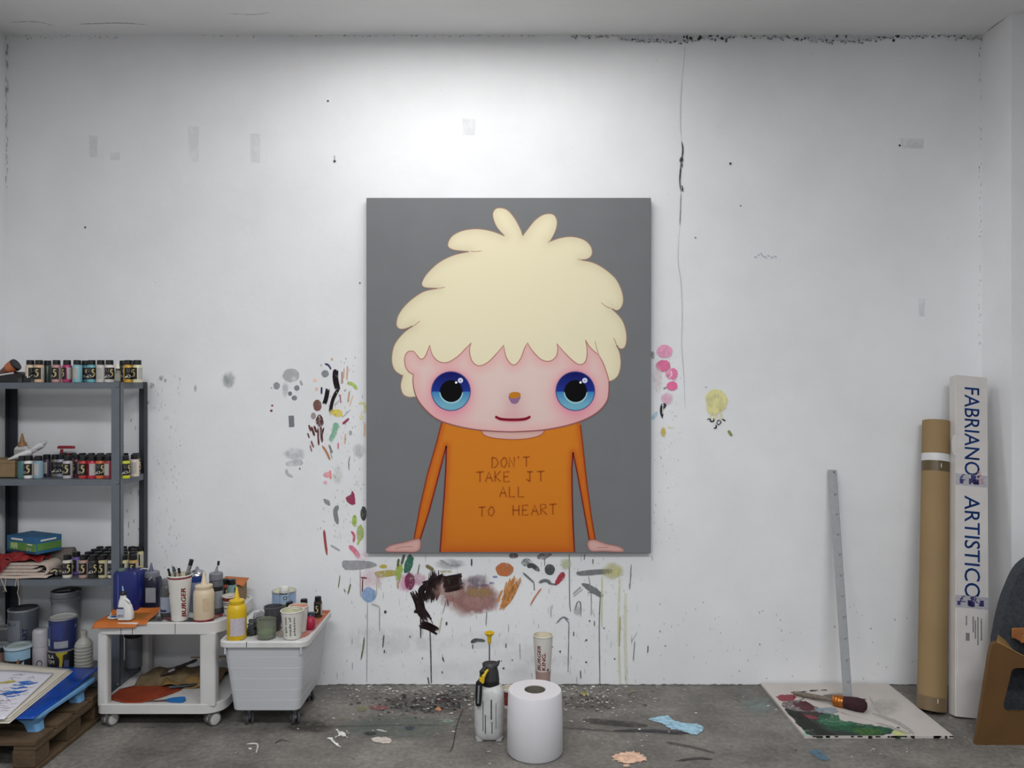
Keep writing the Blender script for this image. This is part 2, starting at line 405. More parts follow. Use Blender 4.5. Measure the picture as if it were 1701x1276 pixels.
B.drip([(537, 460), (534, 592)], 5, '#a89a62'); B.drip([(550, 460), (550, 540)], 5, '#a8966a')
B.P([(690, 378), (716, 380), (719, 420), (695, 504), (671, 482), (667, 420)], '#9ab034', m=M_WD); B.drip([(684, 500), (685, 545)], 12, '#b08a3c', .7)
B.S([(730, 302), (710, 374)], 20, '#5a664c'); B.S([(691, 332), (683, 392)], 17, '#58683e'); B.P([(768, 300), (797, 340), (775, 412), (733, 434), (727, 390), (745, 340)], '#266a50')
B.S([(838, 368), (824, 445)], 7, '#4a544a'); B.S([(882, 380), (937, 414)], 26, '#7a703e'); B.E(1025, 423, 45, 9, '#b5ad72', .6, m=M_WD)
B.soft(500, 470, 90, 80, '#e2c2cc', .55); B.soft(745, 505, 78, 70, '#d791ac', .8); B.soft(835, 480, 60, 55, '#c48fa2', .7); B.E(768, 490, 36, 62, '#78204a', m=M_WD)
B.S([(423, 465), (467, 470)], 11, '#76242f'); B.drip([(436, 472), (433, 582)], 9, '#76242f')
B.E(480, 588, 52, 54, '#83a0c8', m=M_WP); B.drip([(470, 640), (465, 1205)], 5, '#838c90'); B.drip([(555, 670), (555, 842)], 8, '#969c98', .8); B.S([(495, 650), (555, 672)], 16, '#b0b4b0', .7)
DK = '#27171a'
B.brush([(938, 412), (935, 500), (915, 580), (900, 650)], 74, DK, 14, .22, m=M_WF); B.brush([(1020, 455), (950, 500), (850, 525)], 60, DK, 10, .15, m=M_WF); B.brush([(960, 480), (960, 560), (935, 620)], 50, DK, 9, .25, m=M_WF)
B.brush([(800, 556), (835, 640), (850, 700), (905, 775)], 66, DK, 13, .15, m=M_WF); B.brush([(800, 690), (850, 700), (880, 745)], 50, DK, 9, .3, m=M_WF); B.brush([(835, 795), (900, 810), (972, 850)], 52, DK, 10, .2, m=M_WF)
B.brush([(880, 640), (850, 560), (900, 520)], 44, DK, 8, .2, m=M_WF)
B.drip([(845, 745), (846, 895)], 9, DK); B.drip([(912, 838), (917, 1000), (921, 1215)], 9, DK); B.S([(900, 738), (934, 792)], 6, DK)
B.soft(1190, 600, 240, 150, '#a87a72', .95); B.soft(1060, 560, 130, 110, '#b08a80', .7); B.soft(1250, 650, 170, 80, '#b07e7c', .8); B.S([(1010, 600), (1150, 640), (1270, 690)], 40, '#b27a72', .5, m=M_WS)
B.brush([(1000, 515), (1070, 505), (1146, 490)], 112, '#342020', 12, .14, m=M_WF)
B.soft(1250, 480, 90, 40, '#8a7c84', .6); B.soft(1270, 560, 60, 30, '#b39a58', .7); B.soft(1050, 370, 120, 45, '#9ea0a2', .6); B.S([(980, 340), (1060, 380), (1130, 375)], 18, '#9a9c9e', .6, m=M_WD)
for a in ([(276, 448), (264, 540)], 7, '#66763f'), ([(351, 508), (331, 584)], 11, '#687648'), ([(448, 886), (440, 960), (424, 1048)], 11, '#5a6a34'), ([(586, 868), (578, 962)], 10, '#222426'), \
         ([(590, 975), (589, 1000)], 9, '#222426'), ([(1032, 608), (1000, 724)], 4, '#5a5c5e'), ([(1035, 620), (1040, 670)], 7, '#3a3c3e'), ([(1000, 1026), (1011, 1062)], 8, '#262626'), ([(896, 1168), (906, 1217)], 10, DK), \
         ([(1200, 922), (1235, 905), (1280, 914)], 22, '#383c3e'), ([(1212, 940), (1213, 965)], 8, '#444'), ([(1206, 332), (1205, 384)], 9, '#2c2e30'), ([(307, 545), (312, 570)], 10, '#7c7c7e'), ([(995, 745), (975, 860)], 12, '#bcb89a'):
    B.S(*a)
B.E(596, 708, 9, 12, '#404346'); B.E(998, 1135, 5, 8, '#333'); B.E(858, 1037, 4, 9, '#444'); B.E(1028, 790, 7, 14, '#444648'); B.E(770, 883, 5, 9, '#444648')
# --- below the painting, right half
C = Area(780, 900, 5.103, jag=2.)
C.soft(60, 480, 190, 140, '#a67a75', .9); C.soft(80, 430, 150, 50, '#ab8848', .7); C.soft(30, 350, 120, 50, '#84798c', .6)
C.E(215, 297, 20, 10, '#5670b0', .9, m=M_WD); C.E(190, 350, 24, 9, '#6b7cb0', .8, m=M_WD); C.E(110, 370, 55, 12, '#6c5c80', .6, m=M_WD)
C.E(298, 235, 76, 58, '#bd6728', m=M_WP)
C.brush([(375, 300), (330, 430), (262, 570)], 62, '#c4813a', 9, .3); C.brush([(420, 320), (350, 470), (280, 550)], 40, '#c07a30', 6, .3)
for a in ([(382, 285), (330, 430), (255, 578)], 20), ([(345, 320), (300, 505)], 28), ([(433, 303), (360, 460), (268, 562)], 26), ([(278, 405), (233, 515)], 22), ([(316, 336), (288, 435)], 13):
    C.S(*a, '#c4813a', m=M_WD)
C.E(485, 175, 45, 35, '#787c7c', .75, m=M_WD); C.S([(490, 215), (530, 200), (592, 248)], 40, '#444849'); C.E(372, 118, 42, 24, '#6a565a', .7, m=M_WD)
C.P([(590, 104), (695, 104), (640, 147), (578, 142)], '#867678', .8, m=M_WD); C.drip([(637, 140), (637, 205)], 7, '#444')
C.S([(452, 262), (548, 348)], 18, '#696e70'); C.S([(545, 345), (549, 414)], 8, '#3c3f42'); C.S([(585, 347), (640, 328), (690, 345)], 28, '#646a6a'); C.S([(665, 352), (742, 364)], 16, '#5c6263')
C.E(680, 235, 44, 46, '#484c4b', m=M_WP); C.P([(800, 258), (806, 300), (775, 335), (737, 367), (723, 352), (750, 290), (775, 262)], '#a51f32'); C.S([(610, 392), (560, 460), (513, 540)], 14, '#bd704c')
C.P([(930, 250), (1185, 230), (1188, 268), (942, 287)], '#727475', m=M_WP); C.P([(950, 358), (1000, 356), (1080, 398), (1132, 452), (1110, 467), (1030, 430)], '#6a6f70')
C.drip([(1108, 455), (1099, 720), (1105, 1205)], 9, '#656a6b'); C.drip([(1008, 290), (1030, 440), (1030, 622)], 7, '#7a7e7e'); C.S([(1000, 425), (1105, 447)], 9, '#6e7374')
C.S([(942, 383), (876, 445)], 15, '#969c9c'); C.S([(962, 398), (878, 467)], 8, '#969c9c'); C.S([(893, 582), (913, 515), (940, 520), (943, 634)], 10, '#5a5f61'); C.soft(915, 580, 40, 50, '#a5a9a9', .6)
C.S([(736, 692), (790, 640), (842, 662)], 14, '#6c7276'); C.S([(800, 640), (845, 690)], 8, '#6c7276'); C.drip([(842, 680), (835, 1105)], 8, '#656b6d'); C.drip([(845, 108), (848, 500), (858, 592)], 9, '#767a79')
C.soft(1215, 245, 100, 80, '#c6c07c', .95); C.drip([(1122, 290), (1120, 722)], 13, '#c6c686', .75); C.drip([(1272, 300), (1262, 700), (1275, 1205)], 20, '#cfce9a', .5); C.drip([(1322, 430), (1318, 800), (1330, 1205)], 28, '#d2d2aa', .42)
C.drip([(1277, 636), (1269, 885)], 10, '#a39f4c'); C.soft(815, 185, 55, 60, '#b9be90', .7)
for a in ([(1370, 188), (1358, 405)], 7, '#656a6b'), ([(975, 106), (971, 155)], 8, '#555a5a'), ([(1046, 146), (1045, 188)], 9, '#3c4041'), ([(1400, 840), (1387, 1012)], 8, '#6a6e70'), ([(1512, 878), (1509, 942)], 9, '#555a5a'), \
         ([(146, 588), (139, 714)], 8, '#757a7b'), ([(18, 146), (18, 206)], 10, '#26282a'), ([(12, 856), (70, 833), (133, 841)], 26, '#363a3b'), ([(28, 868), (28, 908)], 9, '#444849'), ([(883, 760), (882, 800)], 9, '#5c4a4c'), \
         ([(690, 540), (690, 640)], 10, '#a4a8a8'), ([(1058, 670), (1058, 715)], 10, '#6f7374'), ([(310, 860), (308, 900)], 9, '#3a3c40'), ([(425, 860), (430, 1000)], 6, '#8a6a6e'), ([(940, 1090), (942, 1160)], 9, '#4c5051'), ([(1370, 850), (1420, 765)], 6, '#a0a4a4'):
    C.S(*a)
for a in ((288, 1072, 9, 9), (362, 1003, 5, 8), (768, 930, 7, 9), (1018, 672, 7, 9), (1230, 992, 7, 7), (990, 833, 9, 8), (988, 1020, 9, 7), (1140, 732, 8, 7), (700, 890, 7, 6), (270, 1010, 4, 7)): C.E(*a, '#3f4344')
# fine spatter and runs on the lower wall: far too many to count
V, Fc, CC = [], [], []
def fleck(x, y, rx, ry, col, al):
    k = len(V); n = 6
    for i in range(n):
        a = 2*PI*i/n; q = random.uniform(.7, 1.2); V.append((x+rx*q*math.cos(a), y+ry*q*math.sin(a))); CC.append((*hx(col, 1.15), al))
    Fc.append(list(range(k, k+n)))
for i in range(420):
    x = random.choice([random.uniform(560, 1080), random.gauss(840, 90), random.gauss(990, 50), random.gauss(640, 60)]); y = random.uniform(925, 1132)
    if y < 922: continue
    c = random.choice(['#3c3f42', '#5b5f61', '#7c8082', '#8f9394', '#6a5a5c', '#8c8b6a'])
    fleck(x, y, random.uniform(.25, .7), random.choice([random.uniform(.4, 1.6), random.uniform(.4, 1.6), random.uniform(2, 8)]), c, random.uniform(.2, .7))
for i in range(120): fleck(random.uniform(255, 300), random.uniform(625, 980), random.uniform(.3, .9), random.uniform(.5, 4), '#85898b', random.uniform(.2, .6))
for i in range(160): fleck(random.gauss(575, 22), random.uniform(590, 900), random.uniform(.3, .9), random.uniform(.4, 3), random.choice(['#6f7375', '#8f9394', '#a3ab9a', '#9c7c78']), random.uniform(.3, .8))
for i in range(90): fleck(random.uniform(1086, 1130), random.uniform(580, 920), random.uniform(.3, .8), random.uniform(.4, 2.5), random.choice(['#9da19d', '#b8bcae', '#8f9394']), random.uniform(.2, .6))
for i in range(120): fleck(random.uniform(100, 1640), random.uniform(70, 560), random.uniform(.3, .8), random.uniform(.3, .8), '#8d8f91', random.uniform(.2, .6))
for i in range(70): fleck(random.uniform(1090, 1520), random.uniform(1000, 1130), random.uniform(.3, 1.2), random.uniform(.4, 2.2), '#5c6062', random.uniform(.3, .9))
me = mesh(to_wall(V), Fc); colour(me, CC); o = link('paint_spatter', me, M_WP, wall_back); o['kind'] = 'stuff'
for i in range(6): U.soft(random.uniform(600, 1060), random.uniform(1050, 1125), random.uniform(40, 90), random.uniform(14, 40), '#b9bbb9', random.uniform(.12, .25), name='grime')
# --- right of the painting
E_ = Area(1060, 550, 6.38)
E_.E(280, 215, 82, 68, '#e08fb2', m=M_WP); E_.E(265, 368, 78, 62, '#dc5f92', m=M_WP); E_.E(370, 455, 48, 62, '#e46d9f'); E_.S([(290, 440), (330, 470), (320, 505)], 55, '#e889b0')
E_.S([(345, 420), (355, 465), (330, 480)], 9, '#e3e3e3'); E_.E(358, 582, 58, 50, '#e35a91', m=M_WP); E_.S([(303, 594), (266, 614)], 11, '#565656'); E_.soft(305, 715, 72, 72, '#e0a9bf', 1.)
E_.S([(265, 768), (285, 790), (248, 840), (262, 900)], 26, '#242228'); E_.S([(250, 770), (240, 850), (258, 925)], 22, '#242228'); E_.S([(262, 800), (256, 880)], 9, '#cfcfcf')
E_.S([(148, 935), (196, 862)], 36, '#a5c6d4', .9); E_.E(265, 1070, 24, 52, '#cdb13c', .9, m=M_WD); E_.S([(315, 1010), (370, 1030)], 16, '#dfd49a', .6); E_.E(152, 255, 24, 40, '#8d9490', .8, m=M_WD)
E_.soft(200, 500, 60, 160, '#e0cfd2', .6)
E_.E(828, 735, 116, 118, '#d6cf88', m=M_WP); E_.P([(735, 800), (925, 800), (880, 852), (800, 888), (750, 872)], '#d6cf88')
for x, y in ((765, 930), (810, 940), (830, 935), (868, 945), (885, 930)): E_.drip([(x, 860), (x, y)], 12, '#dad391')
BK = '#1a1a1c'
E_.S([(728, 942), (755, 930), (772, 958), (798, 952), (800, 922)], 16, BK); E_.S([(828, 982), (852, 945), (876, 965), (850, 992), (832, 975)], 14, BK); E_.S([(822, 992), (826, 1022), (798, 1030)], 16, BK); E_.S([(886, 932), (925, 952)], 14, BK)
E_.S([(953, 1052), (993, 1114)], 30, '#788f34'); E_.E(718, 595, 14, 9, '#b0b0ac', .7)
# --- upper wall: tape ghosts, drill holes, hairline crack, pencil scribble
U = Area(0, 0, 1.)
for x0, y0, x1, y1, al in ((148, 225, 163, 262, .5), (183, 253, 200, 267, .4), (313, 210, 331, 270, .4), (416, 222, 433, 270, .45), (768, 197, 790, 225, .5), (1495, 230, 1534, 247, .7), (1525, 496, 1536, 526, .6), (640, 940, 652, 950, .3)):
    U.P([(x0, y0), (x1, y0+1), (x1-1, y1), (x0+1, y1-1)], '#b8babf', al*.36, sm=False, m=M_WS, name='tape_mark')
for x, y, r in ((545, 168, 1.6), (556, 268, 2.2), (142, 378, 1.7), (1213, 272, 2.0), (1494, 242, 1.8), (598, 470, 1.2), (1155, 395, 1.3), (1230, 342, 1.2)): U.E(x, y, r, r, '#26282a', name='drill_hole')
U.S([(556, 258), (556, 268)], 1.4, '#7c7e80', .7)
U.S([(1138, 75), (1136, 100), (1133, 130)], .8, '#b0b2b4', .7, name='crack')
cr = [(1133, 128), (1131, 160), (1130, 200), (1132, 235), (1134, 250), (1131, 275), (1129, 300), (1131, 320), (1130, 350), (1129, 375), (1126, 430), (1131, 470), (1133, 520), (1132, 570), (1134, 600), (1136, 630), (1138, 680)]
U.S(cr[:4], 1.0, '#9b9da0', .8, name='crack'); U.S(cr[3:8], 2.6, '#35383b', .95, name='crack'); U.S(cr[7:10], 1.7, '#6b6e72', .9, name='crack'); U.S(cr[9:], 1.1, '#9b9da0', .7, name='crack')
for i in range(9):
    t = random.uniform(235, 330); U.E(1131+random.uniform(-2, 3), t, random.uniform(.7, 1.8), random.uniform(1, 4), '#3a3d40', name='crack')
for i in range(7): U.S([(1252+i*5.5, 424+random.uniform(-4, 4)), (1257+i*5.5, 426+random.uniform(-4, 4))], 1.4, '#8f90b0', .7, name='pencil_mark')
for x, y in ((375, 628), (378, 632), (325, 645), (268, 628), (275, 632), (246, 668), (253, 640)): U.E(x, y, random.uniform(2, 4), random.uniform(3, 6), '#9ea2a2', .6, m=M_WD)
U.soft(380, 630, 12, 16, '#a6aaaa', .7)
for i in range(12):
    q = (random.uniform(204, 232), random.uniform(690, 910)); U.S([q, (q[0]+random.uniform(-1, 1), q[1]+random.uniform(3, 12))], 1.3, '#66686a', .6)
# chipped plaster under the ceiling: grey bare edge and dark holes
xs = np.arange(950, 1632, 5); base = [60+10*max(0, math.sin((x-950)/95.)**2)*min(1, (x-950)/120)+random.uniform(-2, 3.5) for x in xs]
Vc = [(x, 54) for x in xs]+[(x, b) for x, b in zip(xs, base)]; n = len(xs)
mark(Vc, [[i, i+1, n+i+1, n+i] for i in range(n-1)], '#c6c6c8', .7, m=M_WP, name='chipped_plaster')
V, Fc, CC = [], [], []
for x, b in zip(xs, base):
    for q in range(3):
        if random.random() < .75: fleck(x+random.uniform(-3, 3), b+random.uniform(-3.5, 1.5), random.uniform(.6, 2.2), random.uniform(.4, 1.5), random.choice(['#2b2d2f', '#4c4e50', '#6d6f71']), .95)
for x in (1136, 1141, 1147, 1163, 1192, 1199, 1206, 1390, 1405, 1484, 1491, 1160, 1180): fleck(x, 62+random.uniform(-3, 6), random.uniform(1.5, 3.5), random.uniform(2, 4.5), '#1e2022', 1)
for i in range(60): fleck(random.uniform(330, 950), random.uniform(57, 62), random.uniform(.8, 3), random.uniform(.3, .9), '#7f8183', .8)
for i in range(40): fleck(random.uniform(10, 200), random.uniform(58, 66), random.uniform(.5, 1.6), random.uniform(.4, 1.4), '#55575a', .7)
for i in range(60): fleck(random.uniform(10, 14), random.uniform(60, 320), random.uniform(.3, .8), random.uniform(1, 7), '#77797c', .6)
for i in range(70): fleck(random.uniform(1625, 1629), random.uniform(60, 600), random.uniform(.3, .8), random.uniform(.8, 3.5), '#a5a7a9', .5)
me = mesh(to_wall(V), Fc); colour(me, CC); o = link('plaster_holes', me, M_WP, wall_back); o['kind'] = 'stuff'
# dirt line where wall meets floor
xs = np.arange(545, 1530, 6)
Vc = [(x, 1136.2+random.uniform(-.9, .9)) for x in xs]+[(x, 1139.5) for x in xs]; n = len(xs)
mark(Vc, [[i, i+1, n+i+1, n+i] for i in range(n-1)], '#4d4943', .75, m=M_WP, name='dirt_edge')
# ceiling cracks
def to_ceil(q):
    layer[0] += 1
    return [((px-850.5)*(CEIL-EYE)/(638-py), F*(CEIL-EYE)/(638-py), CEIL-.0006) for px, py in q]
K = Area(0, 0, 1., parent=ceiling, mapper=to_ceil)
K.S([(15, 37), (60, 36), (90, 43)], 0.9, '#9a9692', .5, name='crack'); K.S([(130, 40), (160, 39), (200, 38), (245, 41)], 1.0, '#807c78', .7, name='crack'); K.S([(376, 22), (420, 24), (448, 21)], .8, '#a8a5a1', .5, name='crack')
K.S([(1640, 52), (1668, 32), (1680, 26)], 2., '#84827f', .8, name='crack')

# ------------------------------------------------------------------ paint on the floor
def to_floor(q):
    layer[0] += 1; z = .0006+.000008*layer[0]
    return [((px-850.5)*EYE/(py-638), F*EYE/(py-638), z) for px, py in q]
G = Area(380, 1100, 2.3625, jag=2., parent=floor, mapper=to_floor, k=1.6)
H = Area(900, 1100, 3.698, jag=3., parent=floor, mapper=to_floor, k=1.6)
H.P([(660, 352), (770, 333), (800, 355), (870, 378), (965, 385), (990, 420), (950, 447), (905, 440), (840, 418), (790, 412), (740, 380), (690, 368)], '#7fa6b8', k=1.5)
H.P([(430, 585), (480, 565), (560, 555), (610, 572), (640, 598), (590, 618), (520, 625), (460, 605)], '#c09a80', k=1.5); H.E(520, 640, 22, 8, '#c09a80', .8)
for a in range(14):
    t = a/14*2*PI; H.S([(540+70*math.cos(t), 590+22*math.sin(t)), (540+random.uniform(95, 125)*math.cos(t), 590+random.uniform(32, 44)*math.sin(t))], 7, '#c09a80', k=1.5)
H.S([(440, 425), (650, 425), (800, 435), (900, 440)], 18, '#37363c', .9, k=1.); H.S([(250, 360), (420, 375), (650, 395)], 34, '#3f3c38', .6, m=M_WS, k=1.); H.S([(820, 612), (950, 595), (1050, 600)], 12, '#3c3834', .8, k=1.); H.S([(760, 495), (900, 520), (1060, 560)], 14, '#4a4641', .6, k=1.)
H.S([(130, 405), (440, 428)], 10, '#4c4844', .5, k=1.); H.E(262, 198, 26, 12, '#a89a40', k=1.3); H.E(560, 180, 20, 5, '#9a8e50', .7, k=1.2)
H.P([(1640, 548), (1710, 545), (1760, 600), (1720, 605), (1670, 580)], '#456b82', .8, m=M_WD, k=1.3); H.soft(1330, 270, 120, 60, '#6c7a76', .6); H.S([(1620, 470), (1760, 452)], 5, '#8b8a80', .5)
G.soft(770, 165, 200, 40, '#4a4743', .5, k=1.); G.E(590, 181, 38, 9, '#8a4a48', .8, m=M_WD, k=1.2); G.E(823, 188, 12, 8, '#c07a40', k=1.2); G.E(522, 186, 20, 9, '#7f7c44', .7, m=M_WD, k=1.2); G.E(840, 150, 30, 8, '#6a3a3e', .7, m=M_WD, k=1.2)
G.soft(660, 260, 260, 55, '#5d675f', .7, k=1.2); G.P([(560, 302), (600, 296), (640, 306), (625, 322), (575, 316)], '#c2b6ac', .9, k=1.25); G.P([(385, 302), (402, 298), (422, 318), (442, 336), (425, 330), (402, 312)], '#d8d8d4', k=1.2); G.P([(424, 268), (440, 276), (466, 280), (455, 286), (464, 299), (440, 292), (416, 300), (432, 284)], '#d0d0cc', k=1.2, jag=3.)
G.S([(70, 325), (112, 325), (107, 360)], 6, '#c9c9c4', .8, k=1.2); G.S([(180, 322), (205, 308), (240, 315)], 3, '#3b3835', .8, k=1.); G.E(710, 262, 20, 9, '#2f3744', .9, m=M_WD, k=1.2); G.E(555, 283, 24, 7, '#35302e', .8, m=M_WD, k=1.); G.S([(580, 268), (620, 275)], 6, '#b8b4ac', .7)
G.S([(925, 175), (895, 250), (880, 330), (865, 355)], 4, '#2e2b28', .9, k=1., name='floor_crack'); G.S([(300, 252), (480, 254), (700, 250), (880, 252)], 2.2, '#3d3a36', .7, k=1., name='floor_crack')
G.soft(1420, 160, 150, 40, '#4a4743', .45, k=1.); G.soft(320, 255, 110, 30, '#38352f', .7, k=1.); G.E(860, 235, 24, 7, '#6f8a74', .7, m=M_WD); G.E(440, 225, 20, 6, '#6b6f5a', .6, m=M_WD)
V, Fc, CC = [], [], []
for i in range(260):
    x, y = random.gauss(700, 42), random.gauss(1172, 9)
    if i % 3 == 0: x, y = random.gauss(745, 40), random.gauss(1160, 7)
    if i % 11 == 0: x, y = random.gauss(975, 40), random.gauss(1168, 12)
    if y > 1141: r = random.uniform(.6, 3.2); fleck(x, y, r*1.5, r*.5, random.choice(['#2b2a28', '#353431', '#3c3f3c', '#26282a']), random.uniform(.5, .95))
for i in range(160):
    x, y = random.uniform(480, 880), random.uniform(1150, 1215); r = random.uniform(.6, 3); fleck(x, y, r*1.5, r*.5, random.choice(['#5f6f62', '#6f7f70', '#7d5a56', '#6a6a48', '#56646e', '#8a7a70', '#4e5a52']), random.uniform(.3, .8))
for i in range(1050):
    q = random.random()
    if q < .5: x, y = random.gauss(740, 95), 1140+abs(random.gauss(0, 26))
    elif q < .75: x, y = random.gauss(965, 45), 1140+abs(random.gauss(0, 28))
    else: x, y = random.uniform(380, 1640), 1141+130*random.random()**1.2
    if y > 1272: continue
    c = random.choice(['#d9d5cf', '#cfcac4', '#c2bdb6', '#e0ddd8', '#a8a29a', '#2e2c2a', '#b0a29a', '#8a867e'])
    r = random.choice([random.uniform(.4, 1.3), random.uniform(.4, 1.3), random.uniform(.8, 2.6)]); fleck(x, y, r*1.35, r*.55, c, random.uniform(.5, 1))
me = mesh(to_floor(V), Fc); colour(me, CC); o = link('paint_spatter', me, M_WP, floor); o['kind'] = 'stuff'

# ------------------------------------------------------------------ the painting
DP = 3.992
pt = thing('painting', 'large grey canvas painted with a blond figure in an orange shirt, hung on the wall', 'painting', W(845, 918, DP))
def cv(P): return [(600+x/2.092, 320+y/2.092) for x, y in P]         # crop of the photograph -> pixels
def to_canvas(q, lift):
    o = pt.location
    return [((px-850.5)*DP/F-o.x, -lift, EYE-(py-638)*DP/F-o.z) for px, py in q]
x0, x1 = Wx(608.5, DP)-pt.location.x, Wx(1081.5, DP)-pt.location.x; z1 = Wz(328.5, DP)-pt.location.z; z0 = Wz(919, DP)-pt.location.z
link('canvas', mesh(*box(x0, x1, 0, D-DP-.008, z0, z1)), mat('grey_canvas', '#727375', .75, var=.03, scale=6, bump=.12, bscale=900), pt, bev=.003)
M_CP = attr_mat('canvas_paint', .7, False); M_CP.node_tree.nodes['Principled BSDF'].inputs['Specular IOR Level'].default_value = .1
KP = 1.03
def layer_paint(name, poly, lift, fn, step=None):
    V, Fc = fill(poly, step)
    me = mesh(to_canvas(cv(V), lift), Fc); q = np.array(V)
    c = fn(q, np.array(poly)); c = np.clip(c*KP, 0, 1)
    colour(me, np.c_[c, np.ones(len(q))]); return link(name, me, M_CP, pt)
def flat(col): return lambda q, a: np.tile(hx(col), (len(q), 1))
def mix(a, b, t): t = np.clip(t, 0, 1)[:, None]; return np.array(a)*(1-t)+np.array(b)*t
def line(name, P, wd, lift, col, closed=False, taper=1., sm=True):
    L = smooth_line(P, 5, closed) if sm else list(P)
    if closed: L = L+[L[0]]
    V, Fc = ribbon(L, wd, taper); me = mesh(to_canvas(cv(V), lift), Fc)
    colour(me, np.tile((*np.clip(np.array(hx(col))*KP, 0, 1), 1), (len(V), 1))); return link(name, me, M_CP, pt)
def seg(*parts, n=6):
    out = []
    for p in parts: out += smooth_line(p, n)[:-1]
    return out+[parts[-1][-1]]
HAIR = seg([(497, 150), (470, 118), (457, 80), (465, 58), (485, 53), (510, 62), (535, 92), (555, 130), (561, 150)],
           [(561, 150), (580, 125), (605, 95), (635, 76), (665, 75), (680, 95), (678, 125), (665, 155), (655, 170)],
           [(655, 170), (690, 158), (730, 153), (770, 162), (795, 182), (803, 205), (798, 222), (785, 231), (766, 234)],
           [(766, 234), (810, 245), (850, 268), (885, 300), (905, 340), (911, 375), (903, 400), (888, 410), (872, 404)],
           [(872, 404), (905, 440), (920, 480), (922, 515), (915, 538), (900, 543), (887, 530)],
           [(887, 530), (899, 560), (902, 600), (893, 635), (875, 652), (860, 656)]) + [(800, 690), (300, 690)] + \
       seg([(185, 710), (165, 711), (145, 700), (137, 670), (145, 635)], [(145, 635), (135, 632), (115, 615), (106, 580), (115, 530), (145, 490), (180, 463)],
           [(180, 463), (150, 474), (130, 472), (122, 455), (132, 420), (165, 380), (215, 345), (265, 333)], [(265, 333), (228, 331), (213, 325), (212, 310), (230, 280), (270, 243), (320, 218), (375, 205)],
           [(375, 205), (330, 201), (307, 193), (301, 178), (315, 152), (350, 133), (400, 126), (450, 133), (497, 150)])[:-1]
def hair_col(q, a):
    d = dist(q, a)
    c = mix(hx('#e0d5b4'), hx('#e6dcbb'), (d-4)/30)
    c = c*(1-.10*np.exp(-d/14))[:, None]
    lo = np.clip((q[:, 1]-430)/160, 0, 1)                    # warmer towards the fringe
    return c*(1-lo[:, None]*.3)+np.array(hx('#e2d6b8'))*(lo[:, None]*.3)
layer_paint('painted_hair', HAIR, .0006, hair_col, 14)
FR = [[(185, 553), (205, 578), (222, 570), (238, 530)], [(238, 530), (248, 565), (270, 587), (300, 590), (335, 570), (365, 540), (382, 522)], [(382, 522), (376, 550), (385, 585), (408, 602), (440, 590), (470, 560), (495, 530)],
      [(495, 530), (503, 570), (520, 595), (537, 597), (555, 575), (568, 540), (578, 522)], [(578, 522), (595, 550), (625, 580), (655, 586), (677, 570), (683, 545), (680, 525)],
      [(680, 525), (710, 560), (745, 592), (768, 597), (782, 580), (785, 545), (779, 512)], [(779, 512), (795, 538), (826, 566)], [(826, 566), (842, 596), (857, 640), (860, 656)]]
FRINGE = seg(*FR)
JAW = smooth_line([(860, 656), (860, 690), (853, 725), (825, 760), (780, 787), (720, 808), (640, 824), (560, 830), (500, 831), (400, 824), (320, 808), (260, 785), (215, 745), (190, 705), (180, 660), (182, 632)], 6)
EAR = smooth_line([(182, 632), (165, 622), (153, 600), (152, 570), (165, 552), (185, 553)], 6)
FACE = FRINGE + JAW[1:] + EAR[1:-1]
EYES = ((312, 690), (744, 690))
def face_col(q, a):
    d = dist(q, a)
    c = mix(hx('#deadaa'), hx('#dcc3ba'), d/38)
    for ex, ey in EYES:
        r = np.hypot(q[:, 0]-ex, (q[:, 1]-ey)); c = mix_arr(c, hx('#de8098'), np.exp(-np.maximum(r-64, 0)/16)*.95)
        r2 = np.hypot((q[:, 0]-ex)/1.25, (q[:, 1]-ey-55)); c = mix_arr(c, hx('#dd8c9e'), np.exp(-(r2/50)**2)*.85)
    r = np.hypot((q[:, 0]-530), (q[:, 1]-735)/1.3); c = mix_arr(c, hx('#c9989f'), np.exp(-(r/36)**2)*.55)
    r = np.hypot((q[:, 0]-527)/2.6, (q[:, 1]-780)); c = mix_arr(c, hx('#d39aa0'), np.exp(-(r/24)**2)*.6)
    return c
def mix_arr(c, col, t): return c*(1-t[:, None])+np.array(col)*t[:, None]
# neck and shirt under the face
SHIRT = [(280, 798), (262, 870), (230, 980), (205, 1090), (184, 1203), (203, 1210), (235, 1110), (262, 1010), (285, 920), (296, 880), (294, 960), (288, 1060), (281, 1150), (274, 1249),
         (741, 1249), (736, 1150), (733, 1050), (732, 960), (736, 903), (752, 980), (770, 1080), (793, 1208), (813, 1207), (800, 1130), (785, 1020), (772, 900), (762, 808), (758, 780), (500, 775), (284, 780)]
def shirt_col(q, a):
    d = dist(q, a); b = np.clip((q[:, 1]-1150)/100, 0, 1)
    c = mix(hx('#bd5820'), hx('#cd7a24'), d/22)
    c = mix_arr(c, hx('#b4471c'), np.exp(-d/30)*b)
    return mix_arr(c, hx('#c26c22'), np.clip((q[:, 1]-1000)/260, 0, 1)*.5)
layer_paint('painted_shirt', SHIRT, .0009, shirt_col, 11)
S = Area
line('painted_outline', SHIRT[:6], 5, .0012, '#8e3a22', sm=False); line('painted_outline', SHIRT[5:10], 5, .0012, '#7d2a22', sm=False); line('painted_outline', SHIRT[9:14], 5, .0012, '#6d2a24', sm=False)
line('painted_outline', SHIRT[14:19], 5, .0012, '#6d2a24', sm=False); line('painted_outline', SHIRT[18:22], 5, .0012, '#7d2a22', sm=False); line('painted_outline', SHIRT[22:27], 5, .0012, '#8e3a22', sm=False)
NECK = seg([(415, 815), (424, 840), (455, 852), (500, 857), (540, 858), (590, 853), (628, 840), (642, 815)])
layer_paint('painted_neck', NECK, .0012, lambda q, a: mix(hx('#c48d88'), hx('#d2aba2'), (q[:, 1]-822)/20), 8)
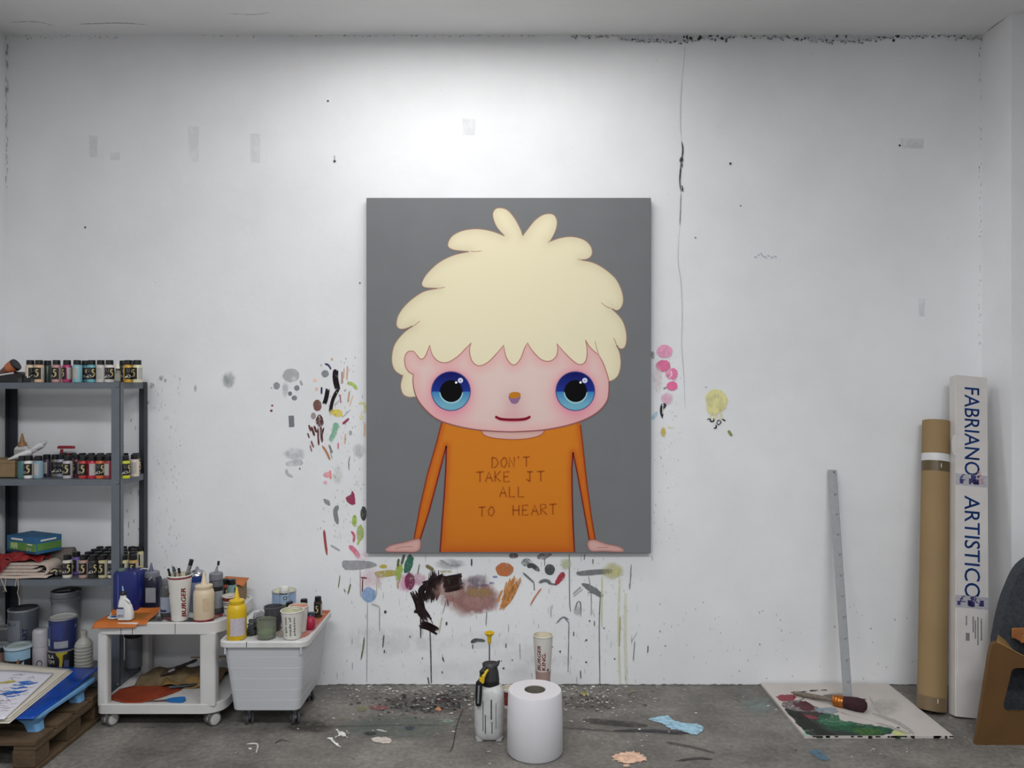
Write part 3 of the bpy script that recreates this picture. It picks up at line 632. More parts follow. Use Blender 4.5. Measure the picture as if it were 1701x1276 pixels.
line('painted_outline', NECK, 3, .0014, '#a8583a', sm=False)
layer_paint('painted_face', FACE, .0016, face_col, 9)
for p in FR: line('painted_outline', p, 3.4, .0019, '#b57b72', taper=.5)
line('painted_outline', [(812, 515), (818, 540), (826, 566)], 2.6, .0019, '#c39a86', taper=.4)
line('painted_outline', JAW, 4.5, .0019, '#96605e', sm=False, taper=.6); line('painted_outline', EAR, 3.6, .0019, '#bd7f7c', sm=False)
for p in ([(378, 204), (400, 205), (420, 202)], [(265, 333), (280, 331), (292, 328)], [(180, 464), (195, 454), (204, 446)], [(872, 404), (850, 395), (833, 381)], [(887, 530), (882, 515), (876, 505)], [(655, 170), (648, 174)], [(766, 234), (752, 232)]):
    line('painted_outline', p, 2.8, .0010, '#bb9a80', taper=.2)
line('painted_outline', HAIR[:HAIR.index((800, 690))], 3, .0008, '#a08070', sm=False); line('painted_outline', HAIR[HAIR.index((300, 690))+1:]+[HAIR[0]], 3, .0008, '#a08070', sm=False)
def disc(cx, cy, rx, ry=None, n=40): ry = ry or rx; return [(cx+rx*math.cos(2*PI*i/n), cy+ry*math.sin(2*PI*i/n)) for i in range(n)]
for ex, ey in EYES:
    layer_paint('painted_eye', disc(ex, ey, 69), .0021, flat('#4a4f86'))
    def eye_col(q, a, ey=ey):
        t = q[:, 1]-ey
        c = np.where((t < 4)[:, None], mix(hx('#14155a'), hx('#20348c'), (t+60)/64), mix(hx('#3f7fb4'), hx('#6fa9bc'), (t-4)/45))
        return c
    layer_paint('painted_iris', disc(ex, ey, 66), .0023, eye_col, 4)
    layer_paint('painted_iris_rim', disc(ex+1, ey+2, 41.5), .0024, lambda q, a, ey=ey: np.where((q[:, 1] > ey+6)[:, None], np.array(hx('#9cc4cc')), np.array(hx('#141b55'))), 4)
    layer_paint('painted_pupil', disc(ex+1, ey, 38), .0025, flat('#060608'))
    layer_paint('painted_highlight', disc(ex+33, ey-37, 9, n=20), .0028, flat('#d9dcee')); layer_paint('painted_highlight', disc(ex+18, ey-30, 4, n=14), .0028, flat('#ffffff'))
    layer_paint('painted_highlight', disc(ex+33, ey-37, 4, n=14), .0030, flat('#a9acc8'))
layer_paint('painted_nose', smooth_line([(514, 706), (552, 706), (549, 722), (540, 733), (525, 733), (516, 722)], 5, True), .0021, flat('#8e6a8c'))
layer_paint('painted_nose', smooth_line([(515, 699), (533, 693), (552, 697), (551, 709), (535, 715), (517, 713)], 5, True), .0024, flat('#bd7a24'))
line('painted_mouth', [(466, 778), (482, 787), (510, 791), (545, 791), (572, 787), (588, 778)], 12, .0022, '#d68a90', taper=.8)
line('painted_mouth', [(466, 778), (482, 786), (510, 789), (545, 789), (572, 786), (588, 778)], 9, .0025, '#7c1428', taper=.8)
HL = smooth_line([(205, 1207), (188, 1205), (150, 1215), (105, 1225), (84, 1239), (95, 1248), (150, 1249), (188, 1249), (205, 1236)], 5, True)
HR = smooth_line([(790, 1211), (812, 1207), (850, 1220), (895, 1230), (913, 1243), (900, 1249), (845, 1246), (800, 1246), (787, 1228)], 5, True)
for h in (HL, HR):
    layer_paint('painted_hand', h, .0013, lambda q, a: mix(hx('#b98682'), hx('#cfa59e'), dist(q, a)/9), 6); line('painted_outline', h, 2.4, .0016, '#a06e6c', closed=True, sm=False)
line('painted_outline', [(118, 1237), (150, 1231), (180, 1231)], 2, .0017, '#a87672'); line('painted_outline', [(820, 1233), (860, 1233)], 2, .0017, '#a87672')
# hand-painted capitals on the shirt, stroke by stroke
GL = {'D': [[(0, 0), (0, 1), (.5, .95), (.95, .55), (.6, .1), (0, 0)]], 'O': [[(.5, 0), (.05, .4), (.2, .9), (.6, 1), (.95, .55), (.75, .1), (.5, 0)]], 'N': [[(0, 1), (0, 0), (.9, 1), (.9, 0)]], "'": [[(.4, 0), (.3, .3)]],
      'T': [[(0, .05), (1, 0)], [(.5, .03), (.5, 1)]], 'A': [[(0, 1), (.45, 0), (.95, 1)], [(.2, .6), (.75, .6)]], 'K': [[(0, 0), (0, 1)], [(.85, 0), (.05, .55), (.85, 1)]], 'E': [[(.85, 0), (0, .03), (0, 1), (.9, .97)], [(0, .5), (.7, .48)]],
      'I': [[(.1, 0), (.9, 0)], [(.5, 0), (.5, 1)], [(0, .75), (.5, 1)]], 'L': [[(0, 0), (0, 1), (.9, .97)]], 'H': [[(0, 0), (0, 1)], [(.85, 0), (.85, 1)], [(0, .5), (.85, .48)]], 'R': [[(0, 1), (0, 0), (.7, .05), (.8, .3), (.1, .52), (.9, 1)]]}
for x, y, wd, ht, ch in ((455, 920, 23, 36, 'D'), (484, 920, 24, 35, 'O'), (514, 919, 20, 36, 'N'), (542, 915, 12, 30, "'"), (562, 918, 24, 35, 'T'),
                         (399, 970, 28, 36, 'T'), (432, 970, 26, 35, 'A'), (465, 968, 23, 36, 'K'), (496, 970, 22, 35, 'E'), (573, 970, 26, 34, 'I'), (611, 968, 26, 36, 'T'),
                         (481, 1023, 26, 35, 'A'), (515, 1022, 22, 36, 'L'), (546, 1022, 22, 36, 'L'),
                         (408, 1092, 24, 34, 'T'), (440, 1091, 24, 33, 'O'), (528, 1086, 24, 36, 'H'), (561, 1086, 22, 35, 'E'), (591, 1085, 26, 36, 'A'), (624, 1083, 24, 36, 'R'), (653, 1082, 26, 37, 'T')):
    for st in GL[ch]: line('painted_letter', [(x+a*wd, y+b*ht) for a, b in st], 5., .0016, '#a2521a', sm=False)

# ------------------------------------------------------------------ metal rack
M_STEEL = mat('grey_steel', '#6d737a', .45, .6, var=.06); M_STEELD = mat('dark_steel', '#3c4046', .5, .5)
RX1, RY0, RY1 = -1.868, 3.73, 4.01; RX0 = -2.575; RW = RX1-RX0
rack = thing('metal_rack', 'grey steel four-tier rack of paint supplies in the left corner', 'shelf', (RX0, RY0, 0))
SHZ = {'top': 1.557, 'mid': 1.095, 'low': .617, 'bot': .135}
TOPZ = 1.56
for x, sx in ((0, 1), (RW, -1)):
    for y, sy in ((0, 1), (RY1-RY0, -1)):
        a = box(min(x, x+sx*.042), max(x, x+sx*.042), min(y, y+sy*.002), max(y, y+sy*.002), 0, TOPZ)
        b = box(min(x, x+sx*.002), max(x, x+sx*.002), min(y, y+sy*.035), max(y, y+sy*.035), 0, TOPZ)
        post = link('post', mesh(*join(a, b)), M_STEEL if y == 0 else M_STEELD, rack)
        for z in SHZ.values():
            if y == 0: link('bolt', mesh(*xf(lathe([(.006, 0), (.006, .003), (.003, .005)], 10), Matrix.Translation((x+sx*.012, -.001, z-.018)) @ Matrix.Rotation(PI/2, 4, 'X'))), M_STEEL, post)
for z in SHZ.values():
    g = .003; d_ = RY1-RY0-2*g
    link('shelf_board', mesh(*join(box(g, RW-g, g, g+d_, z-.003, z), box(g, RW-g, g, g+.003, z-.03, z-.003), box(g, RW-g, g+d_-.003, g+d_, z-.03, z-.003),
         box(g, g+.003, g+.003, g+d_-.003, z-.03, z-.003), box(RW-g-.003, RW-g, g+.003, g+d_-.003, z-.03, z-.003))), M_STEEL, rack)

# ------------------------------------------------------------------ small paint bottles
M_CAP = mat('black_cap', '#141416', .4); M_LBL = mat('black_label', '#17151a', .5, var=.2, scale=200); M_GOLD = mat('gold_print', '#bfae74', .5)
M_OVAL = mat('white_print', '#d6d3cb', .6, var=.12, scale=400); M_TXT = mat('grey_text_panel', '#a9a7a2', .6, var=.35, scale=500)
def flatfill(P): return fill(P)
R0, BH = .0215, .108
BODY = lathe([(.019, 0), (R0, .002), (R0, .078), (.0195, .083), (.0165, .0845), (.0165, .087)], 20)
CAPM = lathe([(.0172, .0862), (.0175, .088), (.0172, .096), (.0168, .1075), (.0155, .1085)], 20)
RING = lathe([(.0205, .0812), (.021, .082), (.0205, .0835)], 20, False, False)
LABEL = curved(R0+.0004, -1.25, 1.25, .016, .072, 14)
TEXTP = curved(R0+.0005, 1.45, 2.75, .016, .072, 8)
OV = wrap2d(ell(.0092, .0062, 16, -.008, .031), [list(range(16))], lambda z: R0+.0009)
SV = ribbon(smooth_line([(.016, .060), (.008, .063), (.006, .052), (.014, .046), (.013, .034), (.004, .027)], 4), .006, .5)
SWO = wrap2d(SV[0], SV[1], lambda z: R0+.0009)
LN = [wrap2d([(a, z), (b, z), (b, z+.0022), (a, z+.0022)], [[0, 1, 2, 3]], lambda z: R0+.0008) for a, b, z in ((-.016, -.003, .064), (-.016, -.004, .058), (-.015, -.005, .052))]
DOT = wrap2d(ell(.004, .0045, 12, -.021, .026), [list(range(12))], lambda z: R0+.0009)
BM = {k: mesh(*v) for k, v in dict(body=BODY, cap=CAPM, collar=RING, label=LABEL, text_panel=TEXTP, oval=OV, emblem=SWO, text_lines=join(*LN), dot=DOT).items()}
for k in ('body', 'cap', 'collar'): BM[k].shade_smooth(); BM[k].set_sharp_from_angle(angle=.7)
for k, m in dict(cap=M_CAP, label=M_LBL, text_panel=M_TXT, oval=M_OVAL, emblem=M_GOLD, text_lines=M_TXT, dot=M_OVAL).items(): BM[k].materials.append(m)
def pbottle(x, y, z, col, rz, label, group, tilt=None, s=1.):
    t = thing('paint_bottle', label, 'bottle', (x, y, z), rz, group, tilt); t.scale = (s, s, s)
    m = mat('paint_'+col.strip('#'), col, .3, var=.05, coat=.2)
    for k in ('body', 'collar'):
        me = BM[k].copy(); me.materials.append(m); o = bpy.data.objects.new(k, me); COL.objects.link(o); o.parent = t
    ol = None
    for k in ('cap', 'label', 'text_panel'):
        o = bpy.data.objects.new(k, BM[k]); COL.objects.link(o); o.parent = t
        if k == 'label': ol = o
    for k in ('oval', 'emblem', 'text_lines', 'dot'):
        o = bpy.data.objects.new(k, BM[k]); COL.objects.link(o); o.parent = ol
    return t
ORD = ['first', 'second', 'third', 'fourth', 'fifth', 'sixth', 'seventh', 'eighth', 'ninth', 'tenth', 'eleventh', 'twelfth', 'thirteenth', 'fourteenth', 'fifteenth']
def row(items, d, z, shelf, rowname, s=1.):
    for i, (px, col, cname, rz) in enumerate(items):
        pbottle(Wx(px, d), d, z, col, rz, f'{cname} paint bottle, {ORD[i]} from left in {rowname.replace("the ", "")} of {shelf} shelf', f'paint bottles on the {shelf} shelf', s=s)
Zt, Zm, Zl = SHZ['top'], SHZ['mid'], SHZ['low']
row([(50.5, '#cdb9a0', 'cream', 1.4), (65, '#cfae8c', 'beige', -.35), (94, '#b98a88', 'dusty pink', -.3), (111.5, '#a02a5a', 'magenta', -.9), (128.5, '#7fb0b8', 'pale turquoise', -2.2), (152.5, '#6aa9b2', 'turquoise', .35),
     (167.5, '#c4bdb8', 'pale grey', -2.1), (182, '#d3cfcc', 'white', .45), (213, '#c79a2c', 'ochre yellow', .9), (228.5, '#cfcaa8', 'ivory', -.9)], 3.785, Zt, 'top', 'the front row')
row([(79, '#2b3a33', 'dark green', 2.6), (142, '#3f7d8a', 'teal', .3), (205, '#343a34', 'black', .2), (221, '#d2cba0', 'pale yellow', -2.)], 3.85, Zt, 'top', 'the back row')
row([(37.5, '#3f6568', 'grey teal', 2.), (48, '#d8d4d0', 'white', -.1), (64, '#7d97a8', 'grey blue', -2.2), (112.5, '#b1a8ac', 'mauve grey', -.2), (138.5, '#a8322c', 'red', -.1), (153.5, '#b02040', 'crimson', -1.6),
     (167, '#c9642f', 'orange', .4), (181, '#8c3640', 'dark red', -2.3), (208, '#c2c426', 'lime yellow', .9)], 3.775, Zm, 'middle', 'the front row')
row([(78, '#3a2a40', 'dark purple', -2.2), (92, '#66645a', 'olive grey', .9), (101.5, '#9c9aa8', 'lavender grey', .5), (127, '#5a2438', 'dark plum', -.7), (147, '#8a2f2c', 'brick red', .2), (163, '#70302c', 'brown red', -1.), (176, '#a04a30', 'rust', .3), (223.5, '#cdbfb2', 'cream', -1.9)], 3.85, Zm, 'middle', 'the second row')
row([(105, '#4a4440', 'brown', .2), (121, '#333a44', 'slate', -1.2), (137, '#603a2c', 'chestnut', .7), (152, '#2c3a30', 'bottle green', 0), (167, '#40303c', 'aubergine', .5), (182, '#50402a', 'umber', -.4), (207, '#2a3036', 'charcoal', .2), (226, '#4a4a44', 'grey green', 1.)], 3.925, Zm, 'middle', 'the back row')
row([(112, '#c8c2b4', 'cream', .25), (139, '#a98a80', 'pinkish beige', -.15), (155, '#2c2c2a', 'black', .4), (171.5, '#bdb48a', 'pale yellow', -.5), (187, '#cfcac4', 'white', .3), (206, '#c0b98a', 'straw', -.7), (222, '#b0905a', 'tan', -.4)], 3.775, Zl, 'lower', 'the front row')
row([(127, '#6a5a9a', 'violet', -.8), (147, '#34402e', 'dark olive', .2), (163, '#2e2c34', 'graphite', -.3), (178, '#4a3028', 'dark brown', .5), (206, '#b8b090', 'pale khaki', -.5), (221, '#5a5248', 'taupe', .3)], 3.845, Zl, 'lower', 'the second row')
row([(157, '#28302c', 'dark green', .2), (171, '#3a2a2a', 'dark maroon', -.6), (185, '#2a2a34', 'ink blue', .2), (206, '#c6c0b0', 'off-white', -.3), (222, '#bcae88', 'sand', -.6)], 3.91, Zl, 'lower', 'the third row')
row([(166, '#30342e', 'dark grey green', .2), (180, '#44342c', 'brown', -.6), (205, '#d0ccc0', 'white', .2), (219, '#d6d2c6', 'ivory', -.3), (231, '#c0b48a', 'khaki', -.6)], 3.97, Zl, 'lower', 'the back row')
# two bottles lying on their sides beside the folded canvas
for i, (px, d, z, lb) in enumerate(((108, 3.80, Zl, 'lower'), (106, 3.86, Zl, 'upper'))):
    t = pbottle(Wx(px, d)-.012, d, z+.0216, '#4a3a34', 0, f'brown paint bottle lying on its side by the folded canvas, the {"nearer" if i == 0 else "farther"} one', 'paint bottles on the lower shelf', tilt=(.4, -1.45, 0), s=.8)

M_WHITE = mat('white_plastic', '#c9c8c8', .4, var=.03); M_CARD = mat('kraft_card', '#8a7354', .8, var=.1, scale=30); M_BLK = mat('black_plastic', '#161618', .45); M_RED = mat('red_plastic', '#8e2430', .4)
M_CREAM = mat('cream_plastic', '#cbb99e', .42, var=.03)
# dropper bottle standing at the front of the top shelf
t = thing('dropper_bottle', 'small grey dropper bottle with pale pointed tip on the top shelf', 'bottle', (Wx(195.5, 3.748), 3.748, Zt))
link('body', mesh(*lathe([(.012, 0), (.0135, .002), (.0135, .05), (.009, .058), (.007, .06)], 18)), mat('grey_dropper', '#6f7068', .4), t, 40)
link('label', mesh(*curved(.0139, -1.3, 1.3, .008, .044, 10)), mat('dropper_label', '#8d8c80', .6, var=.2, scale=300), t)
link('neck_band', mesh(*lathe([(.0085, .057), (.0105, .06), (.0105, .066), (.009, .067)], 16)), mat('dark_olive_ring', '#4a4a3e', .5), t, 40)
link('tip', mesh(*lathe([(.010, .067), (.0098, .072), (.007, .082), (.0035, .088), (.003, .095), (.001, .0965)], 16)), mat('ivory_cap', '#d9d6bf', .4), t, 40)
# heat gun / tool with orange end lying on a black case at the left end
t = thing('tool_case', 'black folded case lying at the left end of the top shelf', 'case', (Wx(18, 3.82), 3.82, Zt))
link('case_body', mesh(*loft([(rrect(.19, .14, .02), 0), (rrect(.18, .13, .02), .02), (rrect(.13, .11, .03, cx=.02), .04), (rrect(.05, .06, .02, cx=.04), .052)])), M_BLK, t, 50, bev=.003)
link('trim', mesh(*tube([(-.09, -.066, .02), (-.02, -.06, .035), (.045, -.05, .046)], .004, 8)), M_WHITE, t, 60)
link('lid_flap', mesh(*loft([(rrect(.07, .12, .02, cx=.115), 0), (rrect(.06, .11, .02, cx=.115), .03), (rrect(.03, .07, .012, cx=.115), .046)])), M_BLK, t, 50)
t = thing('heat_gun', 'rusty pistol-shaped tool with orange end resting on the black case', 'tool', (Wx(18, 3.80), 3.80, Zt+.056), rot=(0, -.45, 0))
link('grip', mesh(*tube([(-.10, 0, .0), (-.05, 0, .006), (0, 0, .014)], [.012, .016, .024], 14)), mat('rusty_grip', '#6a4a40', .7), t, 50)
link('head', mesh(*tube([(-.005, 0, .013), (.02, 0, .016), (.032, 0, .017)], [.026, .03, .029], 16)), mat('orange_head', '#b0603c', .5), t, 50)
link('rim', mesh(*tube([(.031, 0, .017), (.04, 0, .018)], [.031, .029], 16)), M_BLK, t, 50)

# middle shelf, left end: cardboard box, white tubes, glue bottle, red clamp
z = Zm
t = thing('cardboard_box', 'flat brown cardboard box at the left end of the middle shelf', 'box', (Wx(-8, 3.81), 3.82, z))
link('carton', mesh(*box(-.05, .112, -.035, .12, .004, .082)), M_CARD, t, bev=.002); link('lid_edge', mesh(*box(-.052, .114, -.038, .122, .072, .086)), M_CARD, t, bev=.002); link('base_sheet', mesh(*box(-.053, .128, -.04, .12, 0, .004)), M_BLK, t)
for i, (x, y, zz, ry, rz, L, lb) in enumerate(((Wx(38, 3.8), 3.80, z+.112, -.35, .1, .10, 'white paint tube lying on top of the cardboard box, lower one'), (Wx(52, 3.78), 3.83, z+.145, -.55, -.1, .08, 'white paint tube sloping up over the others on the middle shelf'))):
    t = thing('paint_tube', lb, 'tube', (x, y, zz), rot=(0, ry, rz), group='white paint tubes')
    link('tube_body', mesh(*loft([(ell(.005, .026, 20), -L*.6), (ell(.014, .024, 20), -L*.2), (ell(.018, .02, 20), L*.35), (ell(.009, .009, 20), L*.46)])), M_WHITE, t, 50, rot=(0, PI/2, 0))
    link('tube_cap', mesh(*lathe([(.009, L*.46), (.0095, L*.48), (.009, L*.66)], 16)), M_WHITE if i else mat('pale_cap', '#b9b0b0', .5), t, 40, rot=(0, PI/2, 0))
t = thing('glue_bottle', 'small white bottle with amber pointed nozzle behind the white tubes', 'bottle', (Wx(37, 3.95), 3.95, z))
link('body', mesh(*loft([(rrect(.07, .035, .012), 0), (rrect(.07, .035, .012), .13), (rrect(.05, .028, .01), .142)])), M_WHITE, t, 40)
link('nozzle', mesh(*lathe([(.022, .142), (.02, .155), (.012, .165), (.008, .185), (.003, .205), (.001, .207)], 16)), mat('amber_nozzle', '#9a7048', .4), t, 40)
link('label', mesh(*box(-.03, .03, -.0185, -.0178, .085, .125)), M_TXT, t)
t = thing('spring_clamp', 'red plastic clamp handle sticking up behind the middle shelf bottles', 'clamp', (Wx(110, 3.965), 3.965, z))
link('stem', mesh(*tube([(-.03, 0, 0), (-.028, 0, .06), (-.022, 0, .125)], .007, 8)), M_RED, t, 60)
link('handle', mesh(*loft([(rrect(.085, .02, .008), .128), (rrect(.088, .022, .009), .134), (rrect(.08, .018, .008), .142)])), M_RED, t, 50)
link('jaw', mesh(*loft([(rrect(.05, .018, .006, cx=.01), .09), (rrect(.05, .018, .006, cx=.01), .104)])), M_RED, t, 50)

# lower shelf, left: folded canvas, grey roll, red bag, glove box
M_CLOTH = mat('raw_canvas', '#b8a89c', .9, var=.08, scale=60, bump=.3, bscale=300); z = Zl
t = thing('folded_canvas', 'folded cream canvas with frayed edge at the left of the lower shelf', 'cloth', (Wx(30, 3.74), 3.78, z))
def fold(zc, th, xr, y0, y1):
    prof = []
    return box(-.2, xr, y0, y1, zc, zc+th)
def spiral(n=40):
    P = []
    for i in range(n+1):
        a = -PI/2+i/n*PI; P.append((.11+.033*math.cos(a), .046+.030*math.sin(a)))
    return P
sp = [(-.2, .016)]+spiral()+[(-.2, .076)]; inn = [(-.2, .064)]+[(.11+.02*math.cos(a), .046+.018*math.sin(a)) for a in [PI/2-k/20*PI for k in range(21)]]+[(-.2, .028)]
V, Fc = fill(sp+inn)
def slab(V, Fc, y0, y1):
    n = len(V); vv = [(x, y0, q) for x, q in V]+[(x, y1, q) for x, q in V]
    ed = {}
    for f in Fc:
        for i in range(len(f)): e = (f[i], f[(i+1) % len(f)]); ed[e] = 1
    sides = [[a, b, b+n, a+n] for a, b in ed if (b, a) not in ed]
    return vv, [list(f) for f in Fc]+[[i+n for i in f[::-1]] for f in Fc]+sides
link('outer_fold', mesh(*slab(V, Fc, -.03, .075)), M_CLOTH, t, 60)
V, Fc = fill([(-.2, .031), (.08, .031), (.102, .04), (.094, .05), (.08, .044), (.05, .0445), (-.2, .0445)]); link('inner_fold', mesh(*slab(V, Fc, -.028, .075)), M_CLOTH, t, 60)
V, Fc = fill([(-.2, .0475), (.06, .0475), (.09, .056), (.07, .061), (-.2, .061)]); link('inner_fold', mesh(*slab(V, Fc, -.028, .075)), M_CLOTH, t, 60)
link('bottom_sheet', mesh(*grid(lambda u, v: (-.2+.34*u+.02*v, -.048+.12*v, .013-.006*math.exp(-v*20)+.002*math.sin(u*9)), 24, 8)), M_CLOTH, t, 60, solid=.004)
for i, P in enumerate(([(-.075, -.052, .008), (-.06, -.056, -.02), (-.052, -.055, -.05), (-.06, -.055, -.055)], [(-.05, -.052, .008), (-.052, -.056, -.03), (-.046, -.055, -.057)], [(.005, -.05, .008), (.012, -.056, -.04), (.006, -.055, -.06), (.016, -.055, -.09), (.016, -.055, -.12)],
              [(-.14, -.05, .008), (-.155, -.056, -.012), (-.16, -.056, -.02), (-.15, -.055, -.03)], [(-.19, -.05, .008), (-.185, -.056, -.015), (-.2, -.056, -.028)], [(.0, -.05, .01), (-.004, -.056, -.03)])):
    link('loose_thread', mesh(*tube([Vector(p) for p in smooth_line(P, 5)] if False else P, .0016, 6)), M_CLOTH, t, 60)
t = thing('fabric_roll', 'grey fabric roll lying behind the folded canvas on the lower shelf', 'fabric', (Wx(95, 3.93), 3.93, z), rot=(0, 0, .25))
link('roll', mesh(*xf(lathe([(.012, -.06), (.052, -.06), (.055, -.058), (.055, .115), (.05, .118)], 28), Matrix.Translation((-.04, .0, .0555)) @ Matrix.Rotation(PI/2, 4, 'Y'))), mat('grey_fabric', '#6f6660', .95, bump=.3, bscale=250), t, 60)
t = thing('red_bag', 'crumpled red plastic bag hanging over the folded canvas', 'bag', (Wx(20, 3.74), 3.80, z+.077))
def bagf(u, v):
    x = -.17+.30*u; y = -.055+.10*v; zz = .012+.022*math.sin(PI*u)*math.sin(PI*v)+.006*math.sin(17*u+9*v)+.004*math.sin(31*u-11*v)
    return x, y, zz
link('bag_body', mesh(*grid(bagf, 30, 14)), mat('red_bag_plastic', '#7d1c1e', .35, var=.25, scale=30, bump=.8, bscale=50), t, 80, solid=.002)
link('hanging_corner', mesh(*grid(lambda u, v: (-.10+.11*(u-.5)*(1-v)*1.2+.055+.01*v-.02, -.058-.004*math.sin(u*9)-.006*v, .016-.062*v+.004*math.sin(u*12)), 12, 10)), MATS['red_bag_plastic'], t, 80, solid=.003)
M_BB = mat('blue_carton', '#2b5f86', .6, var=.06); M_GB = mat('green_carton', '#57803e', .6, var=.08); M_DB = mat('dark_blue_carton', '#1f3a5c', .6)
t = thing('glove_box', 'blue and green disposable-glove carton on the red bag', 'box', (Wx(38, 3.80), 3.80, z+.112), rot=(0, 0, -.42))
link('carton', mesh(*box(-.12, .10, 0, .13, 0, .078)), M_BB, t, bev=.002)
link('green_panel', mesh(*box(-.1, .098, -.0012, 0, .012, .05)), M_GB, t); link('green_panel', mesh(*box(.1, .1012, .005, .128, .016, .05)), M_GB, t)
link('dark_band', mesh(*box(-.12, .1, -.0014, 0, 0, .011)), M_DB, t); link('white_text', mesh(*box(-.085, .0, -.0016, 0, .06, .069)), M_OVAL, t); link('white_text', mesh(*box(.1, .1014, .02, .10, .06, .068)), M_OVAL, t)
for x in (-.075, -.05): link('glove_print', mesh(*xf(prism(smooth_line([(-.011, -.014), (-.012, .008), (-.004, .014), (0, .006), (.004, .014), (.012, .008), (.011, -.014), (.004, -.014), (0, -.002), (-.004, -.014)], 3, True), 0, .001), Matrix.Translation((x, -.0012, .033)) @ Matrix.Rotation(PI/2, 4, 'X'))), mat('pale_green_print', '#a9c088', .6), t)
for x in (.03, .05): link('print_square', mesh(*box(x, x+.013, -.0018, 0, .014, .028)), mat('sq%d' % (x*100), '#b08a78' if x < .04 else '#5f9a94', .6), t)
link('white_mark', mesh(*box(.035, .07, -.0018, 0, .042, .047)), M_OVAL, t)

# ------------------------------------------------------------------ bottom of the rack: cans and bottles
z = SHZ['bot']
M_NAVY = mat('navy_label', '#232a55', .4, var=.1, scale=40); M_GREY = mat('grey_plastic', '#7f8184', .45); M_RIM = mat('tin_rim', '#a7a8aa', .35, .6); M_PALEB = mat('pale_blue_plastic', '#8fb0c4', .45)
def can(name, label, x, d, zb, r, h, body, lidm, cat='can', lid=True, handle=False, r_top=None):
    t = thing(name, label, cat, (x, d, zb)); rt = r_top or r
    link('body', mesh(*lathe([(r-.003, 0), (r, .003), (rt, h-.006), (rt-.001, h-.004)], 32)), body, t, 40)
    link('rim', mesh(*lathe([(rt-.001, h-.008), (rt+.002, h-.006), (rt+.002, h), (rt-.004, h+.001)], 32, False, False)), M_RIM, t, 40)
    if lid: link('lid', mesh(*lathe([(rt-.002, h-.004), (rt-.004, h+.0005), (rt-.008, h-.003), (.001, h-.003)], 32)), lidm, t, 40)
    if handle: link('bail_handle', mesh(*tube([(rt*math.cos(a)*1.02, -abs(rt*math.sin(a))*.5, h*.75-rt*.55*math.sin(a)) for a in [PI*i/14 for i in range(15)]], .0018, 6)), M_RIM, t, 60)
    return t
t = can('paint_can', 'black paint can lettered BLA TEM with yellow paint print, under the navy can', Wx(104, 3.83), 3.83, z, .064, .126, mat('black_tin', '#16161a', .4), M_RIM)
v, f = text2d('BLA\nTEM', .042, .044, .02, 0, 2); link('lettering', mesh(*wrap2d([(a-.024, b+.088) for a, b in v], f, lambda q: .0650)), M_OVAL, t)
V, Fc = fill([(x, y*1.26) for x, y in smooth_line([(.006, .095), (.05, .095), (.052, .088), (.036, .084), (.034, .06), (.028, .03), (.026, .012), (.016, .014), (.019, .04), (.020, .07), (.008, .085)], 4, True)], .008); link('paint_print', mesh(*wrap2d(V, Fc, lambda q: .0652)), mat('yellow_print', '#a89628', .5), t)
link('paint_print', mesh(*curved(.0646, .62, .95, .015, .08, 5)), mat('slate_print', '#4c5070', .5), t)
t = can('paint_can', 'navy paint can with white lid and grey label stacked on the black can', Wx(105, 3.83), 3.83, z+.128, .062, .150, M_NAVY, mat('white_lid', '#bdbdb6', .5), handle=True)
link('label', mesh(*curved(.0627, -.15, .85, .012, .045, 8)), mat('pale_label', '#8d9096', .6, var=.25, scale=200), t); link('label', mesh(*curved(.0627, -1.0, -.45, .015, .12, 6)), mat('blue_label', '#2f4a80', .5), t); link('label', mesh(*curved(.063, -.85, -.6, .02, .055, 4)), M_OVAL, t); link('label', mesh(*curved(.0627, -.3, .5, .055, .135, 8)), mat('navy_text', '#2c3870', .5, var=.4, scale=260), t)
t = can('bucket', 'grey plastic bucket standing at the back of the bottom shelf', Wx(109, 3.95), 3.95, z, .055, .375, M_GREY, mat('dark_grey_lid', '#55565a', .6), 'bucket', r_top=.066)
link('lip', mesh(*lathe([(.066, .33), (.07, .332), (.07, .345), (.066, .347)], 32, False, False)), M_GREY, t, 40); link('label', mesh(*curved(.0625, -.3, .35, .25, .262, 6)), M_NAVY, t)
t = thing('spray_can', 'white aerosol can with capped top beside the navy can', 'spray can', (Wx(69.5, 3.81), 3.80, z))
link('body', mesh(*lathe([(.034, 0), (.036, .003), (.036, .11), (.034, .118)], 28)), mat('white_tin', '#a9a4aa', .35, var=.05), t, 40); link('cap', mesh(*lathe([(.0355, .118), (.0355, .172), (.033, .182), (.028, .186)], 28)), mat('aerosol_cap', '#a6a3a6', .4), t, 40)
v, f = text2d('O', .026, .03, .0); link('printed_ring', mesh(*wrap2d([(a+.014, b+.055) for a, b in v], f, lambda q: .0365)), mat('dark_print', '#3a3440', .5), t)
for k in range(3): link('printed_stripe', mesh(*wrap2d([(-.014, .082+k*.008), (.03, .102+k*.008), (.03, .1045+k*.008), (-.014, .0845+k*.008)], [[0, 1, 2, 3]], lambda q: .0365)), mat('plum_print', '#6a4450', .5), t)
link('printed_base', mesh(*curved(.0365, -1.4, 1.4, .003, .012, 10)), MATS['plum_print'], t)
t_sp = t; t_sp.scale = (1, 1, 1.22)
t = thing('ribbed_bottle', 'white ribbed solvent bottle at the right end of the bottom shelf', 'bottle', (Wx(141, 3.81), 3.80, z))
pr = [(.038, 0), (.04, .003)]
for k in range(9): pr += [(.0405, .01+k*.015), (.0405, .017+k*.015), (.038, .0195+k*.015), (.038, .0215+k*.015)]
pr += [(.036, .148), (.022, .162), (.0145, .168), (.0145, .18)]
